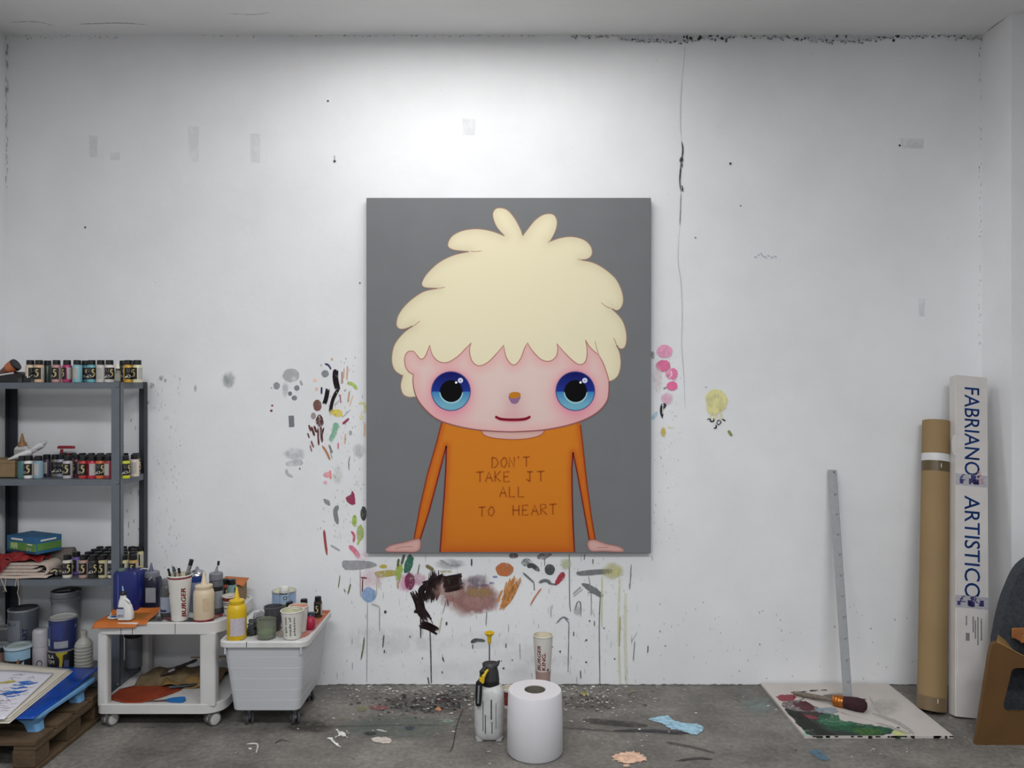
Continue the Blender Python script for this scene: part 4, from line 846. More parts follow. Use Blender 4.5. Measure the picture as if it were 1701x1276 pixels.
link('body', mesh(*lathe(pr, 28)), mat('translucent_white', '#a5a39d', .4), t, 35); link('neck', mesh(*lathe([(.014, .178), (.0155, .18), (.0155, .196), (.013, .198)], 20)), mat('cream_cap', '#9a9488', .5), t, 35)
t.scale = (1, 1, 1.1)
t = can('bucket', 'dark grey tub with dome-marked front on the left of the bottom shelf', Wx(39, 3.90), 3.90, z, .062, .30, mat('smoke_plastic', '#4a4e55', .35), mat('smoke_lid', '#3c3f44', .4), 'tub', r_top=.067)
link('label', mesh(*curved(.068, -.9, .35, .10, .255, 10, .0685)), mat('smoke_label', '#6f737a', .4), t); v, f = text2d('RAL 1 I', .05, .016, .01, 0, 2); link('lettering', mesh(*wrap2d([(a-.022, b+.235) for a, b in v], f, lambda q: .0695)), MATS['navy_label'], t)
v, f = text2d('ART', .07, .024, .01, 0, 2); link('side_lettering', mesh(*wrap2d([(-b+.045, a+.18) for a, b in v], f, lambda q: .0692)), MATS['navy_label'], t)
t = can('paint_tub', 'pale blue tub with dark skyline print near the paper stack', Wx(29, 3.76), 3.77, z, .054, .11, mat('black_tub', '#1b1c20', .5), mat('pale_lid', '#9aa3a2', .5), 'tub', r_top=.058)
t.scale = (1, 1, 1.4)
link('print_band', mesh(*curved(.0585, -1.5, 1.5, .07, .102, 14)), M_PALEB, t)
link('lid_edge', mesh(*lathe([(.058, .104), (.0625, .106), (.0625, .113), (.058, .114)], 32, False, False)), mat('pale_blue_lid', '#a9bcc6', .4), t, 40)
for k, (u, hh) in enumerate(((-.045, .05), (-.02, .06), (.005, .045), (.03, .065), (.05, .05))): link('skyline_print', mesh(*wrap2d([(u-.008, .03), (u+.008, .03), (u+.004, .03+hh*.75), (u-.006, .03+hh*.6)], [[0, 1, 2, 3]], lambda q: .0592)), M_PALEB if k % 2 == 0 else mat('copper_print', '#8a5a3a', .5), t)
t = can('paint_can', 'black and white can cut off by the left picture edge', Wx(-3, 3.80), 3.80, z, .045, .15, MATS['black_tin'], M_RIM); link('label', mesh(*curved(.0457, -.4, 1.2, .02, .12, 8)), mat('salmon_label', '#8a6a62', .6, var=.4, scale=90), t)
t = can('jar', 'clear grey jar behind the can at the left picture edge', Wx(13, 3.93), 3.93, z, .04, .2, mat('grey_glass', '#55585c', .2), M_RIM, 'jar')
t = can('paint_can', 'grey can with black lid seen under the trolley top', Wx(219, 3.9), 3.92, z, .04, .165, mat('grey_can', '#6d6f74', .45), M_BLK); link('lid_cap', mesh(*lathe([(.042, .152), (.0435, .154), (.0435, .172), (.04, .174)], 28)), M_BLK, t, 40)
t = thing('ribbed_bottle', 'white ribbed bottle standing behind the trolley leg', 'bottle', (Wx(181, 3.84), 3.84, z)); link('body', mesh(*lathe([(q[0]*.6, q[1]*.95) for q in pr], 24)), MATS['translucent_white'], t, 35); link('cap', mesh(*lathe([(.01, .17), (.011, .172), (.011, .188)], 16)), M_NAVY, t, 35)
t = thing('spatula_knife', 'palette knife with dark handle across the bucket tops', 'knife', W(150, 1012, 3.86)); 
link('blade', mesh(*xf(prism(smooth_line([(-.07, -.005), (-.02, -.012), (.0, -.005), (.0, .005), (-.02, .012), (-.07, .006)], 4, True), 0, .002), Matrix.Rotation(-.12, 4, 'Y'))), M_RIM, t); link('handle', mesh(*tube([(0, 0, 0), (.03, 0, .006), (.05, 0, .003)], [.005, .008, .006], 10)), M_BLK, t, 60)
t.location = (Wx(152, 3.93), 3.93, z+.376); t.location.z = z+.38; t.location.x = Wx(118, 3.93)

# ------------------------------------------------------------------ white trolley
CX0, CX1, CY0, CY1, CZ = -1.872, -1.305, 3.52, 3.985, .475
M_TROL = mat('trolley_plastic', '#c6c4c2', .45, var=.05, scale=8)
cw, cdp = CX1-CX0, CY1-CY0; ccx, ccy = (CX0+CX1)/2, (CY0+CY1)/2
cart = thing('trolley', 'white plastic two-tier trolley on castors beside the rack', 'trolley', (ccx, ccy, 0))
def tray(z0, z1, lip):
    def cr(g):
        P = []
        for sx, sy, a0, r in ((1, 1, 0, .05), (-1, 1, PI/2, .03), (-1, -1, PI, .03), (1, -1, 1.5*PI, .09)):
            r -= g
            for k in range(8):
                a = a0+PI/2*k/7; P.append((sx*(cw/2-g-r)+r*math.cos(a), sy*(cdp/2-g-r)+r*math.sin(a)))
        return P
    return loft([(cr(.006), z0), (cr(0), z0+.004), (cr(0), z1-.002), (cr(.002), z1), (cr(.015), z1), (cr(.015), z1-lip)])
link('top_tray', mesh(*tray(CZ-.055, CZ, .006)), M_TROL, cart, 35)
link('bottom_tray', mesh(*tray(.062, .108, .006)), M_TROL, cart, 35)
for x in (.201-.0, ): pass
for sx in (-1, 1):
    for sy in (-1, 1):
        wl, dl = (.045, .05) if sx < 0 else (.072, .055)
        lx = sx*(cw/2-wl/2-(.002 if sx < 0 else .032)); ly = sy*(cdp/2-dl/2-.004)
        link('leg', mesh(*loft([(rrect(wl, dl, .012, 4, lx, ly), .100), (rrect(wl, dl, .012, 4, lx, ly), CZ-.05)])), M_TROL, cart, 40)
        c = link('castor', mesh(*lathe([(.012, .045), (.014, .05), (.014, .066)], 14)), M_TROL, cart, 40, loc=(sx*(cw/2-.05), sy*(cdp/2-.05), 0))
        link('fork', mesh(*loft([(rrect(.02, .04, .008, cy=-.004), .03), (rrect(.024, .052, .01, cy=-.006), .05), (rrect(.02, .04, .008), .058)])), M_TROL, c, 40)
        for wx in (-.017, .017):
            wh = link('wheel', mesh(*xf(lathe([(.024, -.008), (.030, -.006), (.0305, 0), (.030, .006), (.024, .008), (.020, .006), (.004, .007)], 24), Matrix.Translation((wx, -.012, .0305)) @ Matrix.Rotation(PI/2, 4, 'Y') @ Matrix.Rotation(0, 4, 'Z'))), mat('castor_tyre', '#5f5d5b', .5), c, 40)
            link('wheel_rim', mesh(*xf(lathe([(.022, -.009), (.0235, -.0085), (.0235, .0085), (.022, .009)], 24, True, True), Matrix.Translation((wx, -.012, .0305)) @ Matrix.Rotation(PI/2, 4, 'Y'))), mat('castor_disc', '#b9b7b4', .5), c, 40)
        c.rotation_euler = (0, 0, -.7 if sx > 0 else -.5)
for px in (201, 220, 291):
    x = Wx(px, CY0)-ccx; link('seam', mesh(*box(x-.0012, x+.0012, -cdp/2-.0006, -cdp/2+.002, CZ-.05, CZ-.003)), M_BLK, cart)
# paint stains on the trolley top
def to_tray(z, root=None, d0=0):
    def f(q):
        layer[0] += 1; o = root.location
        hw, hd = d0
        return [(max(-hw, min(hw, (px-850.5)*(EYE-z)/(py-638)-o.x)), max(-hd, min(hd, F*(EYE-z)/(py-638)-o.y)), z+.0006+.000004*(layer[0] % 90)-o.z) for px, py in q]
    return f
T1 = Area(140, 900, 6.716, jag=4., parent=cart, mapper=to_tray(CZ, cart, (cw/2-.006, cdp/2-.006)), k=1.)
T1.P([(690, 870), (760, 835), (860, 830), (900, 870), (800, 882)], '#34302f', m=M_WD); T1.P([(900, 840), (1060, 850), (1080, 880), (920, 880)], '#6a3034', m=M_WD); T1.P([(1100, 850), (1210, 850), (1215, 885), (1120, 888)], '#33383a', m=M_WP); T1.P([(1215, 870), (1330, 855), (1440, 830), (1540, 800), (1530, 825), (1400, 870), (1260, 895)], '#9c2238', m=M_WP)
T1.S([(1440, 845), (1500, 835)], 14, '#b08a52', .8)
M_OM = mat('orange_sheet', '#ae6026', .45, var=.12, scale=14); M_OM2 = mat('olive_sheet', '#8a5a22', .4, var=.15, scale=14)
CT = CZ
t = thing('orange_mat', 'orange flexible plastic sheet drooping over the left front corner of the trolley', 'mat', (Wx(205, 3.6), 3.6, CT))
def omat(u, v):
    p = Vector((Wx(155, 3.51), 3.495, 0))*(1-u)*(1-v)+Vector((Wx(243, 3.51), 3.51, 0))*u*(1-v)+Vector((Wx(268, 3.70), 3.70, 0))*u*v+Vector((Wx(186, 3.66), 3.68, 0))*(1-u)*v
    droop = -.022*max(0, 1-v*7)*(1 if u < .8 else .4)+.004
    return p.x-t.location.x, p.y-t.location.y, droop+.003*math.sin(u*7)*v+.022*max(0, v-.75)*4*max(0, min(1, 1.3-u*.6))*.9
link('sheet', mesh(*grid(omat, 24, 18)), M_OM, t, 70, solid=.0016)
link('worn_patch', mesh(*grid(lambda u, v: (lambda q: (q[0], q[1], q[2]+.0022))(omat(.18+.66*u, .28+.5*v)), 16, 10)), M_OM2, t, 70, solid=.0006)
t = thing('bottle_lid', 'white lid with blue paint lying on the orange sheet', 'lid', (Wx(187, 3.56), 3.57, CT+.008))
link('disc', mesh(*loft([(ell(.026, .02), 0), (ell(.028, .022), .002), (ell(.027, .021), .005)])), M_WHITE, t, 40); link('blue_paint', mesh(*loft([(ell(.018, .012, cx=.003), .0052), (ell(.016, .010, cx=.003), .0072)])), mat('blue_paint', '#234a80', .3), t, 40); link('spout', mesh(*tube([(-.02, .01, .004), (-.018, .012, .02)], .004, 8)), M_PALEB, t)
# white detergent bottle
t = thing('detergent_bottle', 'white bottle with black cap and moulded grip on the orange sheet', 'bottle', (Wx(208, 3.545), 3.55, CT+.009))
link('body', mesh(*loft([(rrect(.066, .04, .014), 0), (rrect(.07, .042, .016), .004), (rrect(.068, .04, .016), .03), (rrect(.058, .036, .014, cx=-.003), .06), (rrect(.042, .03, .012, cx=-.008), .082), (rrect(.026, .022, .01, cx=-.012), .098), (rrect(.024, .022, .01, cx=-.012), .112)])), mat('bottle_white', '#d2d1cd', .35, var=.02), t, 50)
link('grip', mesh(*tube([(.004, -.01, .094), (.016, -.012, .086), (.022, -.01, .078)], [.006, .006, .005], 10)), MATS['bottle_white'], t, 60)
link('cap', mesh(*lathe([(.014, .11), (.0145, .113), (.012, .124), (.007, .128)], 18)), M_BLK, t, 40, loc=(-.012, 0, 0)); link('cap_tip', mesh(*tube([(-.012, 0, .126), (-.015, 0, .15)], [.004, .002], 8)), M_PALEB, t, 60)
link('label', mesh(*box(-.03, .004, -.0222, -.0212, .012, .05)), mat('pale_print', '#b3b6c2', .6, var=.3, scale=300), t); link('label_band', mesh(*box(-.026, 0, -.0218, -.0206, .052, .058)), M_NAVY, t)
for k in range(7): link('barcode_bar', mesh(*box(-.026+k*.004, -.0245+k*.004, -.0228, -.0222, .014, .026)), M_BLK, t)
# blue canister
M_BLUE = mat('blue_canister', '#141f62', .35, var=.08)
t = thing('canister', 'deep blue rounded canister standing against the rack post', 'canister', (Wx(215, 3.71), 3.715, CT))
link('body', mesh(*loft([(rrect(.112, .10, .02), 0), (rrect(.122, .105, .022), .006), (rrect(.122, .105, .022), .178), (rrect(.11, .095, .02), .192)])), M_BLUE, t, 40); link('shoulder_seam', mesh(*box(-.031, -.029, -.0535, -.052, .01, .18)), mat('light_blue_edge', '#6a78b8', .4), t)
link('screw_cap', mesh(*lathe([(.016, .191), (.018, .193), (.018, .202), (.015, .204)], 18)), mat('green_grey_cap', '#5a6a62', .5), t, 40, loc=(-.03, -.02, 0))
# navy bottle with loop
t = thing('pouring_bottle', 'dark navy bottle with grey spout lid and white wire loop', 'bottle', (Wx(252, 3.76), 3.76, CT))
M_DN = mat('dark_navy', '#1c1c30', .4, var=.15); M_GL = mat('grey_lid', '#73747c', .45)
link('body', mesh(*loft([(rrect(.084, .07, .02), 0), (rrect(.088, .074, .022), .005), (rrect(.088, .074, .022), .12), (rrect(.082, .07, .022), .14), (rrect(.07, .062, .024), .152)])), M_DN, t, 40); link('lid', mesh(*loft([(ell(.036, .034), .150), (ell(.037, .035), .153), (ell(.036, .034), .172), (ell(.03, .028), .176)])), M_GL, t, 40)
link('spout', mesh(*lathe([(.012, .175), (.008, .19), (.003, .215), (.001, .217)], 14)), mat('slate_spout', '#565a74', .45), t, 50, loc=(-.002, 0, 0)); link('label', mesh(*box(-.012, .036, -.0382, -.0372, .035, .105)), mat('grey_bottle_label', '#8f9094', .6, var=.2, scale=250), t)
link('wire_loop', mesh(*tube([(-.016+.034*math.cos(a), -.036-.004*math.sin(a), .168+.03*math.sin(a)) for a in [PI*.35+1.5*PI*k/22 for k in range(23)]], .0022, 8)), M_WHITE, t, 60)
# grey label bottle
t = thing('medium_bottle', 'smoky grey bottle with pale blue label left of the brush cup', 'bottle', (Wx(276, 3.63), 3.64, CT))
link('body', mesh(*lathe([(.027, 0), (.029, .003), (.029, .125), (.024, .14), (.018, .146)], 24)), mat('smoky_bottle', '#4b4d4e', .3), t, 40); link('label', mesh(*curved(.0295, -1.4, 1.4, .018, .09, 12)), mat('pale_blue_label', '#8f98a8', .6, var=.15, scale=200), t); link('cap', mesh(*lathe([(.019, .144), (.0205, .147), (.0205, .168), (.018, .17)], 20)), M_GL, t, 40); link('label_foot', mesh(*curved(.0297, -1.0, .3, .022, .032, 8)), M_NAVY, t)
# printed paper cups
M_PAPER = mat('paper_cup_white', '#cfcbc4', .6, var=.03); M_BKR = mat('dark_red_print', '#7d1420', .55); M_CUPIN = mat('cup_inside', '#d8d0b8', .6)
def paper_cup(name, label, loc, r0, r1, h, group=None):
    t = thing(name, label, 'cup', loc, group=group)
    link('wall', mesh(*lathe([(r0-.002, .004), (r0, 0), (r0+.0002, .001), (r1, h)], 32, False, False)), M_PAPER, t, 40)
    link('inner_wall', mesh(*lathe([(r0-.002, .006), (r1-.0012, h)], 32, True, False)), M_CUPIN, t, 40)
    link('rim', mesh(*lathe([(r1-.002, h-.002), (r1+.002, h-.003), (r1+.0028, h), (r1+.001, h+.0022), (r1-.002, h+.001)], 32, False, False)), M_PAPER, t, 50)
    return t
def cup_text(t, s, u, zc, length, ht, r0, r1, h, bold, shear, name='lettering', m=None):
    v, f = text2d(s, length, ht, bold, shear, 2)
    rf = lambda z: r0+(r1-r0)*z/h+.0008
    link(name, mesh(*wrap2d([(u-b, zc+a) for a, b in v], f, rf)), m or M_BKR, t)
L_ = Wx(298, 3.57)
t = paper_cup('brush_cup', 'white paper cup with red rim stripe and BURGER print holding brushes on the trolley', (L_, 3.575, CT), .036, .0525, .205)
cup_text(t, 'BURGER', .034, .085, .135, .021, .036, .0525, .205, .035, .2)
link('red_stripe', mesh(*curved(.0516, -PI, PI, .192, .199, 36, .0523)), M_BKR, t)
link('burger_print', mesh(*curved(.0405, -1.2, -.75, .075, .13, 6, .0468)), mat('orange_print', '#a86a34', .6, var=.5, scale=60), t); link('grey_print', mesh(*curved(.0372, -1.1, -.78, .01, .07, 6, .0425)), mat('lilac_print', '#a5a6b8', .6), t); link('flame_print', mesh(*curved(.0465, -1.1, -.85, .13, .165, 6, .0495)), mat('pale_print2', '#b0aca8', .6), t)
def stick(name, label, cat, P, rads, ms):
    t = thing(name, label, cat, P[0])
    for i in range(len(P)-1):
        p, q = Vector(P[i])-Vector(P[0]), Vector(P[i+1])-Vector(P[0])
        link(ms[i][0], mesh(*tube([p, (p+q)/2, q], [rads[i], rads[i], rads[i]] if not isinstance(rads[i], tuple) else [rads[i][0], sum(rads[i])/2, rads[i][1]], 10)), ms[i][1], t, 60)
    return t
M_CHROME = mat('chrome', '#a9abb0', .2, .9); zb = CT+.02
stick('marker_pen', 'black and silver marker standing tall in the brush cup', 'marker', [(L_+.008, 3.58, zb), (L_+.033, 3.578, CT+.205), (L_+.046, 3.578, CT+.247), (L_+.053, 3.578, CT+.272)], [.008, .009, .0095], [('shaft', M_BLK), ('barrel', M_CHROME), ('pen_cap', M_BLK)])
stick('marker_pen', 'short grey marker with dark clip leaning in the brush cup', 'marker', [(L_+.004, 3.60, zb), (L_+.028, 3.602, CT+.205), (L_+.032, 3.603, CT+.232)], [.005, .006], [('shaft', M_GREY), ('clip', M_BLK)])
stick('scraper', 'thin dark scraper leaning left in the brush cup', 'tool', [(L_-.008, 3.57, zb), (L_-.045, 3.572, CT+.205), (L_-.052, 3.572, CT+.232)], [.004, .005], [('shaft', M_BLK), ('handle', M_BLK)])
stick('palette_knife', 'steel palette knife with dark tip leaning in the brush cup', 'knife', [(L_-.006, 3.585, zb), (L_-.03, 3.588, CT+.215), (L_-.036, 3.588, CT+.238)], [.005, (.009, .004)], [('shaft', M_CHROME), ('tip', M_STEELD)])
stick('paintbrush', 'brush with light handle and dark ferrule upright in the brush cup', 'brush', [(L_, 3.595, zb), (L_-.012, 3.6, CT+.205), (L_-.016, 3.6, CT+.228)], [.004, .006], [('shaft', M_CARD), ('ferrule', M_BLK)])
# aerosol behind the squeeze bottle
t = thing('spray_can', 'silver-topped aerosol can with blue band behind the cream squeeze bottle', 'spray can', (Wx(327.5, 3.74), 3.74, CT))
link('body', mesh(*lathe([(.036, 0), (.038, .003), (.038, .158), (.036, .162)], 28)), mat('blue_grey_tin', '#7f8ba6', .35), t, 40); link('band', mesh(*lathe([(.0383, .135), (.0384, .136), (.0384, .16), (.0375, .163)], 28, False, False)), mat('blue_band', '#1f3a78', .35), t, 40); link('dome', mesh(*lathe([(.0375, .162), (.039, .164), (.037, .172), (.028, .182), (.014, .188), (.012, .19)], 28)), M_CHROME, t, 50); link('nozzle', mesh(*lathe([(.007, .189), (.007, .2), (.004, .203)], 12)), M_GREY, t, 50)
# squeeze bottles
def squeeze(label, x, d, z, r, h, m, hn, foot=None, neck=.8):
    t = thing('squeeze_bottle', label, 'bottle', (x, d, z))
    link('body', mesh(*lathe([(r-.002, 0), (r, .004), (r, h*.74), (r*.93, h*.84), (r*neck, h*.9), (r*neck, h*.98)], 28)), m, t, 40)
    link('cap', mesh(*lathe([(r*neck+.001, h*.9), (r*neck+.002, h*.91), (r*neck+.002, h*.99), (r*neck-.004, h), (r*.35, h+.004), (r*.26, h+.012), (.0035, h+hn), (.0018, h+hn+.002)], 24)), m, t, 40)
    if foot: link('paint_ring', mesh(*lathe([(r-.001, .0005), (r+.0012, .001), (r+.0008, .008)], 28, False, False)), foot, t, 40)
    return t
t = squeeze('cream plastic squeeze bottle with pointed nozzle at the right front of the trolley', Wx(336.5, 3.56), 3.575, CT, .0455, .158, M_CREAM, .058, mat('crimson_paint', '#7a1a2a', .4)); link('embossed_panel', mesh(*curved(.0458, .25, .85, .045, .105, 6)), mat('cream_panel', '#bfa98c', .5), t)
t = thing('pump_bottle', 'grey bottle with small spout and printed label behind the cream squeeze bottle', 'bottle', (Wx(355, 3.66), 3.69, CT))
link('body', mesh(*lathe([(.032, 0), (.034, .003), (.034, .13), (.03, .15), (.02, .156)], 24)), mat('grey_pump', '#55575c', .4), t, 40); link('label', mesh(*curved(.0345, -1.4, 1.4, .025, .105, 12)), mat('silver_label', '#8b8e92', .5, var=.12, scale=200), t); link('black_band', mesh(*curved(.0346, -1.4, 1.4, .105, .125, 12)), M_BLK, t); link('cap', mesh(*lathe([(.028, .152), (.031, .155), (.031, .182), (.027, .186)], 20)), M_GL, t, 40); link('spout', mesh(*tube([(0, 0, .184), (.004, 0, .21), (.01, 0, .222)], [.008, .005, .004], 10)), M_GREY, t, 60); link('spout_tip', mesh(*tube([(.01, 0, .221), (.012, 0, .24)], .0055, 10)), M_BLK, t, 60)
# striped snack cup, paint bottles, orange sheet at the back
t = thing('snack_cup', 'white paper cup with red lattice and grey stripes beside the trolley corner', 'cup', (Wx(375, 3.60), 3.66, CT))
link('wall', mesh(*lathe([(.027, 0), (.037, .085)], 28, True, False)), M_PAPER, t, 40); link('rim', mesh(*lathe([(.036, .084), (.039, .085), (.038, .088), (.036, .087)], 28, False, False)), M_PAPER, t, 40)
for zz in (.03, .048, .056): link('stripe', mesh(*curved(.0275+.01*zz/.085, -1.4, 1.4, zz, zz+.004, 12)), M_STEELD, t)
link('lattice', mesh(*curved(.0355, -1.0, 1.2, .066, .082, 10, .0375)), mat('lattice_print', '#6a2a26', .5, var=.6, scale=150), t); link('filling', mesh(*lathe([(.034, .07), (.03, .074), (.001, .075)], 24)), mat('cup_fill', '#7a3a30', .7), t)
pbottle(Wx(371, 3.72), 3.74, CT, '#8a3a26', .4, 'rust-coloured paint bottle with black cap behind the striped cup', 'paint bottles on the trolley', s=1.05).location.z = CT+.03
pbottle(Wx(384, 3.72), 3.73, CT, '#6f8a88', 2.1, 'grey-green paint bottle with black cap behind the striped cup', 'paint bottles on the trolley', s=1.05).location.z = CT+.03
t = tag(link('tin_box', mesh(*loft([(rrect(.13, .09, .01), 0), (rrect(.13, .09, .01), .03)])), mat('grey_tin_box', '#8a8886', .5), None, 40, loc=(Wx(378, 3.74), 3.745, CT)), 'low grey box under the two paint bottles on the trolley', 'box')
t = thing('orange_mat', 'orange plastic sheet propped up at the back corner of the trolley', 'mat', (Wx(385, 3.86), 3.88, CT))
link('sheet', mesh(*grid(lambda u, v: (-.07+.13*u, -.03+.12*v*(1-.3*u), .088+.012*v-.05*max(0, u-.8)*(1-v)), 10, 10)), M_OM, t, 70, solid=.002); link('block', mesh(*loft([(rrect(.11, .09, .01, cx=-.01, cy=.03), 0), (rrect(.11, .09, .01, cx=-.01, cy=.03), .086)])), M_CARD, t, 40)
# lower tier of the trolley
LT = .102
t = thing('orange_mat', 'dark orange round flexible mat lying on the lower tier of the trolley', 'mat', (Wx(232, 3.64), 3.66, LT))
link('sheet', mesh(*[(q) for q in (lambda V, Fc: ([(x, y, .004+.004*math.sin(x*22)*math.cos(y*18)) for x, y in V], Fc))(*fill(smooth_line([(-.165, -.02), (-.10, .07), (.0, .115), (.09, .09), (.165, .06), (.15, .0), (.09, -.08), (.02, -.125), (-.06, -.10), (-.13, -.06)], 5, True), .02))]), mat('dark_orange_sheet', '#8a381e', .45, var=.15), t, 70, solid=.0018)
t = thing('paper_bag', 'brown crumpled paper bag at the back of the lower trolley tier', 'bag', (Wx(298, 3.8), 3.83, LT))
link('bag_body', mesh(*grid(lambda u, v: (-.19+.40*u, -.09+.2*v, .002+.052*math.sin(PI*min(1, max(0, v)))**.6*(.5+.5*math.sin(PI*u)**.5)+.008*math.sin(23*u+7*v)*math.sin(PI*v)), 30, 14)), mat('brown_paper_bag', '#6a5a40', .85, var=.25, scale=20, bump=.8, bscale=40), t, 50, solid=.002)
link('folded_flap', mesh(*grid(lambda u, v: (-.05+.26*u, -.115+.05*v, .012+.012*math.sin(9*u+3*v)+.02*v), 16, 5)), mat('tan_flap', '#7d6238', .8, var=.25), t, 60, solid=.003)
t = thing('paintbrush', 'flat paintbrush with black handle lying on the brown paper bag', 'brush', (Wx(290, 3.76), 3.78, LT+.075), rot=(0, -.36, .15))
link('handle', mesh(*loft([(ell(.006, .009, 14), -.005), (ell(.008, .012, 14), .03), (ell(.006, .01, 14), .06), (ell(.008, .014, 14), .085), (ell(.005, .009, 14), .1)])), M_BLK, t, 50, rot=(0, PI/2, 0)); link('ferrule', mesh(*loft([(rrect(.012, .03, .004), -.035), (rrect(.012, .028, .004), -.004)])), M_CHROME, t, 40, rot=(0, PI/2, 0)); link('bristles', mesh(*loft([(rrect(.006, .034, .002), -.075), (rrect(.012, .03, .004), -.034)])), mat('dark_bristle', '#3b332c', .9), t, 40, rot=(0, PI/2, 0))
t = thing('paintbrush', 'thin brush with wide blue end at the front of the lower trolley tier', 'brush', (Wx(272, 3.555), 3.565, LT), rz=.06)
link('handle', mesh(*tube([(-.085, 0, .004), (-.03, 0, .006), (.015, 0, .008)], [.002, .003, .004], 8)), mat('brown_handle', '#5a3a30', .6), t, 60); link('blue_head', mesh(*xf(prism(smooth_line([(.01, -.004), (.04, -.014), (.085, -.017), (.088, .014), (.045, .014), (.01, .005)], 4, True), 0, .008), Matrix.Translation((0, 0, .004)) @ Matrix.Rotation(.35, 4, 'X'))), mat('blue_rubber', '#2463a0', .4), t, 40)
for i, (x0, y0, x1, y1, lb) in enumerate(((-1.62, 3.70, -1.47, 3.735, 'dark palette knife lying across the round orange mat'), (-1.60, 3.90, -1.36, 3.86, 'wooden stick lying across the brown paper bag'), (-1.66, 3.735, -1.42, 3.74, 'thin dark stick between the orange mat and the paper bag'))):
    zz = LT+(.012, .085, .008)[i]
    tt = thing('palette_knife' if i == 0 else 'stick', lb, 'knife' if i == 0 else 'stick', (x0, y0, zz)); e = (x1-x0, y1-y0, .004 if i != 1 else .02)
    link('shaft', mesh(*tube([(0, 0, 0), (e[0]*.5, e[1]*.5, e[2]*.5), e], [.010 if i == 0 else .004, .006, .004], 8)), M_STEELD if i == 0 else (M_CARD if i == 1 else M_BLK), tt, 60)
    if i == 0: link('handle', mesh(*tube([(e[0]*.55, e[1]*.55, .003), e], .0065, 8)), M_BLK, tt, 60)
# slat standing behind the trolley
tag(link('wooden_slat', mesh(*box(-.009, .009, -.006, .006, 0, .30)), mat('olive_slat', '#77745a', .7), None, loc=(Wx(201.5, 3.90), 3.90, SHZ['bot']), bev=.002), 'thin olive slat standing on the bottom shelf behind the trolley', 'slat')

# ------------------------------------------------------------------ white bin on castors
BX0, BX1, BY0, BY1, BZ = -1.298, -.903, 3.45, 3.94, .414
bw, bd = BX1-BX0, BY1-BY0
bn = thing('storage_bin', 'white plastic storage bin on castors with paint-stained lid', 'bin', ((BX0+BX1)/2, (BY0+BY1)/2, 0))
M_BIN = mat('bin_plastic', '#bcbdc0', .4, var=.02, scale=5)
rg = []; zz = .09
for k in range(6):
    za, zb2 = .092+k*.05, .092+(k+1)*.05
    for z_, ins in ((za, 0.), (zb2-.003, 0.), (zb2-.0015, .0022)):
        s_ = .033*(1-(z_-.09)/.3); rg.append((rrect(bw-.03-2*s_-ins, bd-.03-2*s_-ins, .03, 6), z_))
rg = [(rrect(bw-.03-.09, bd-.03-.09, .03, 6), .086)]+rg+[(rrect(bw-.03, bd-.03, .03, 6), .394)]
link('body', mesh(*loft(rg)), M_BIN, bn, 30)
link('lid', mesh(*loft([(rrect(bw-.01, bd-.01, .035, 6), .386), (rrect(bw, bd, .04, 6), .388), (rrect(bw, bd, .04, 6), .409), (rrect(bw-.006, bd-.006, .038, 6), BZ), (rrect(bw-.03, bd-.03, .03, 6), BZ), (rrect(bw-.034, bd-.034, .03, 6), BZ-.003)])), mat('bin_lid', '#c9c8c6', .4), bn, 30)
for sx in (-1, 1):
    for y in (-bd/2+.13, bd/2-.1):
        c = link('castor', mesh(*loft([(rrect(.02, .03, .006), .045), (rrect(.03, .04, .008), .087)])), M_GREY, bn, 40, loc=(sx*.105, y, 0), rot=(0, 0, .5))
        for wx in (-.012, .012): link('wheel', mesh(*xf(lathe([(.024, -.006), (.031, -.004), (.031, .004), (.024, .006), (.004, .004)], 22), Matrix.Translation((wx, -.008, .031)) @ Matrix.Rotation(PI/2, 4, 'Y'))), mat('dark_wheel', '#4a4a4e', .5), c, 40)
        link('hub', mesh(*xf(lathe([(.012, -.0195), (.012, .0195)], 14), Matrix.Translation((0, -.008, .031)) @ Matrix.Rotation(PI/2, 4, 'Y'))), M_GREY, c, 40)
for sx in (-1, 1): link('clip_rib', mesh(*box(sx*(bw/2-.03)-.004, sx*(bw/2-.03)+.004, -bd/2+.006, -bd/2+.018, .355, .386)), M_BIN, bn, bev=.002)
T2 = Area(400, 950, 9.8125, jag=7., parent=bn, mapper=to_tray(BZ, bn, (bw/2-.006, bd/2-.012)), k=1.)
T2.P([(1100, 900), (1250, 640), (1480, 585), (1540, 620), (1400, 760), (1200, 930), (1050, 1060), (960, 1070)], '#c46a52', .9, m=M_WD); T2.P([(1180, 740), (1300, 640), (1500, 580), (1460, 660), (1300, 780)], '#b8561f', m=M_WP); T2.P([(1050, 960), (1200, 900), (1230, 930), (1100, 1010)], '#c9808a', .9, m=M_WP)
T2.S([(1120, 900), (1200, 890)], 18, '#3a1c2c'); T2.S([(1540, 600), (1400, 780)], 14, '#a8526a'); T2.S([(1300, 700), (1380, 690)], 12, '#d8c0a8'); T2.S([(1220, 850), (1330, 780)], 12, '#b06030'); T2.P([(90, 1140), (180, 1130), (320, 1140), (300, 1160), (120, 1160)], '#141416', m=M_WD); T2.S([(90, 1000), (260, 1010)], 24, '#1a1a1c'); T2.S([(560, 900), (670, 910)], 40, '#8a2a32', m=M_WP); T2.S([(810, 1140), (900, 1150)], 10, '#1a1a1c'); T2.E(640, 1010, 60, 60, '#b8a898', .8, m=M_WD)
link('lid_drip', mesh(*box(-bw/2+.1265, -bw/2+.129, -bd/2-.001, -bd/2+.004, .389, .412)), M_BLK, bn)
BT = BZ
M_YEL = mat('yellow_plastic', '#cba81a', .35, var=.05)
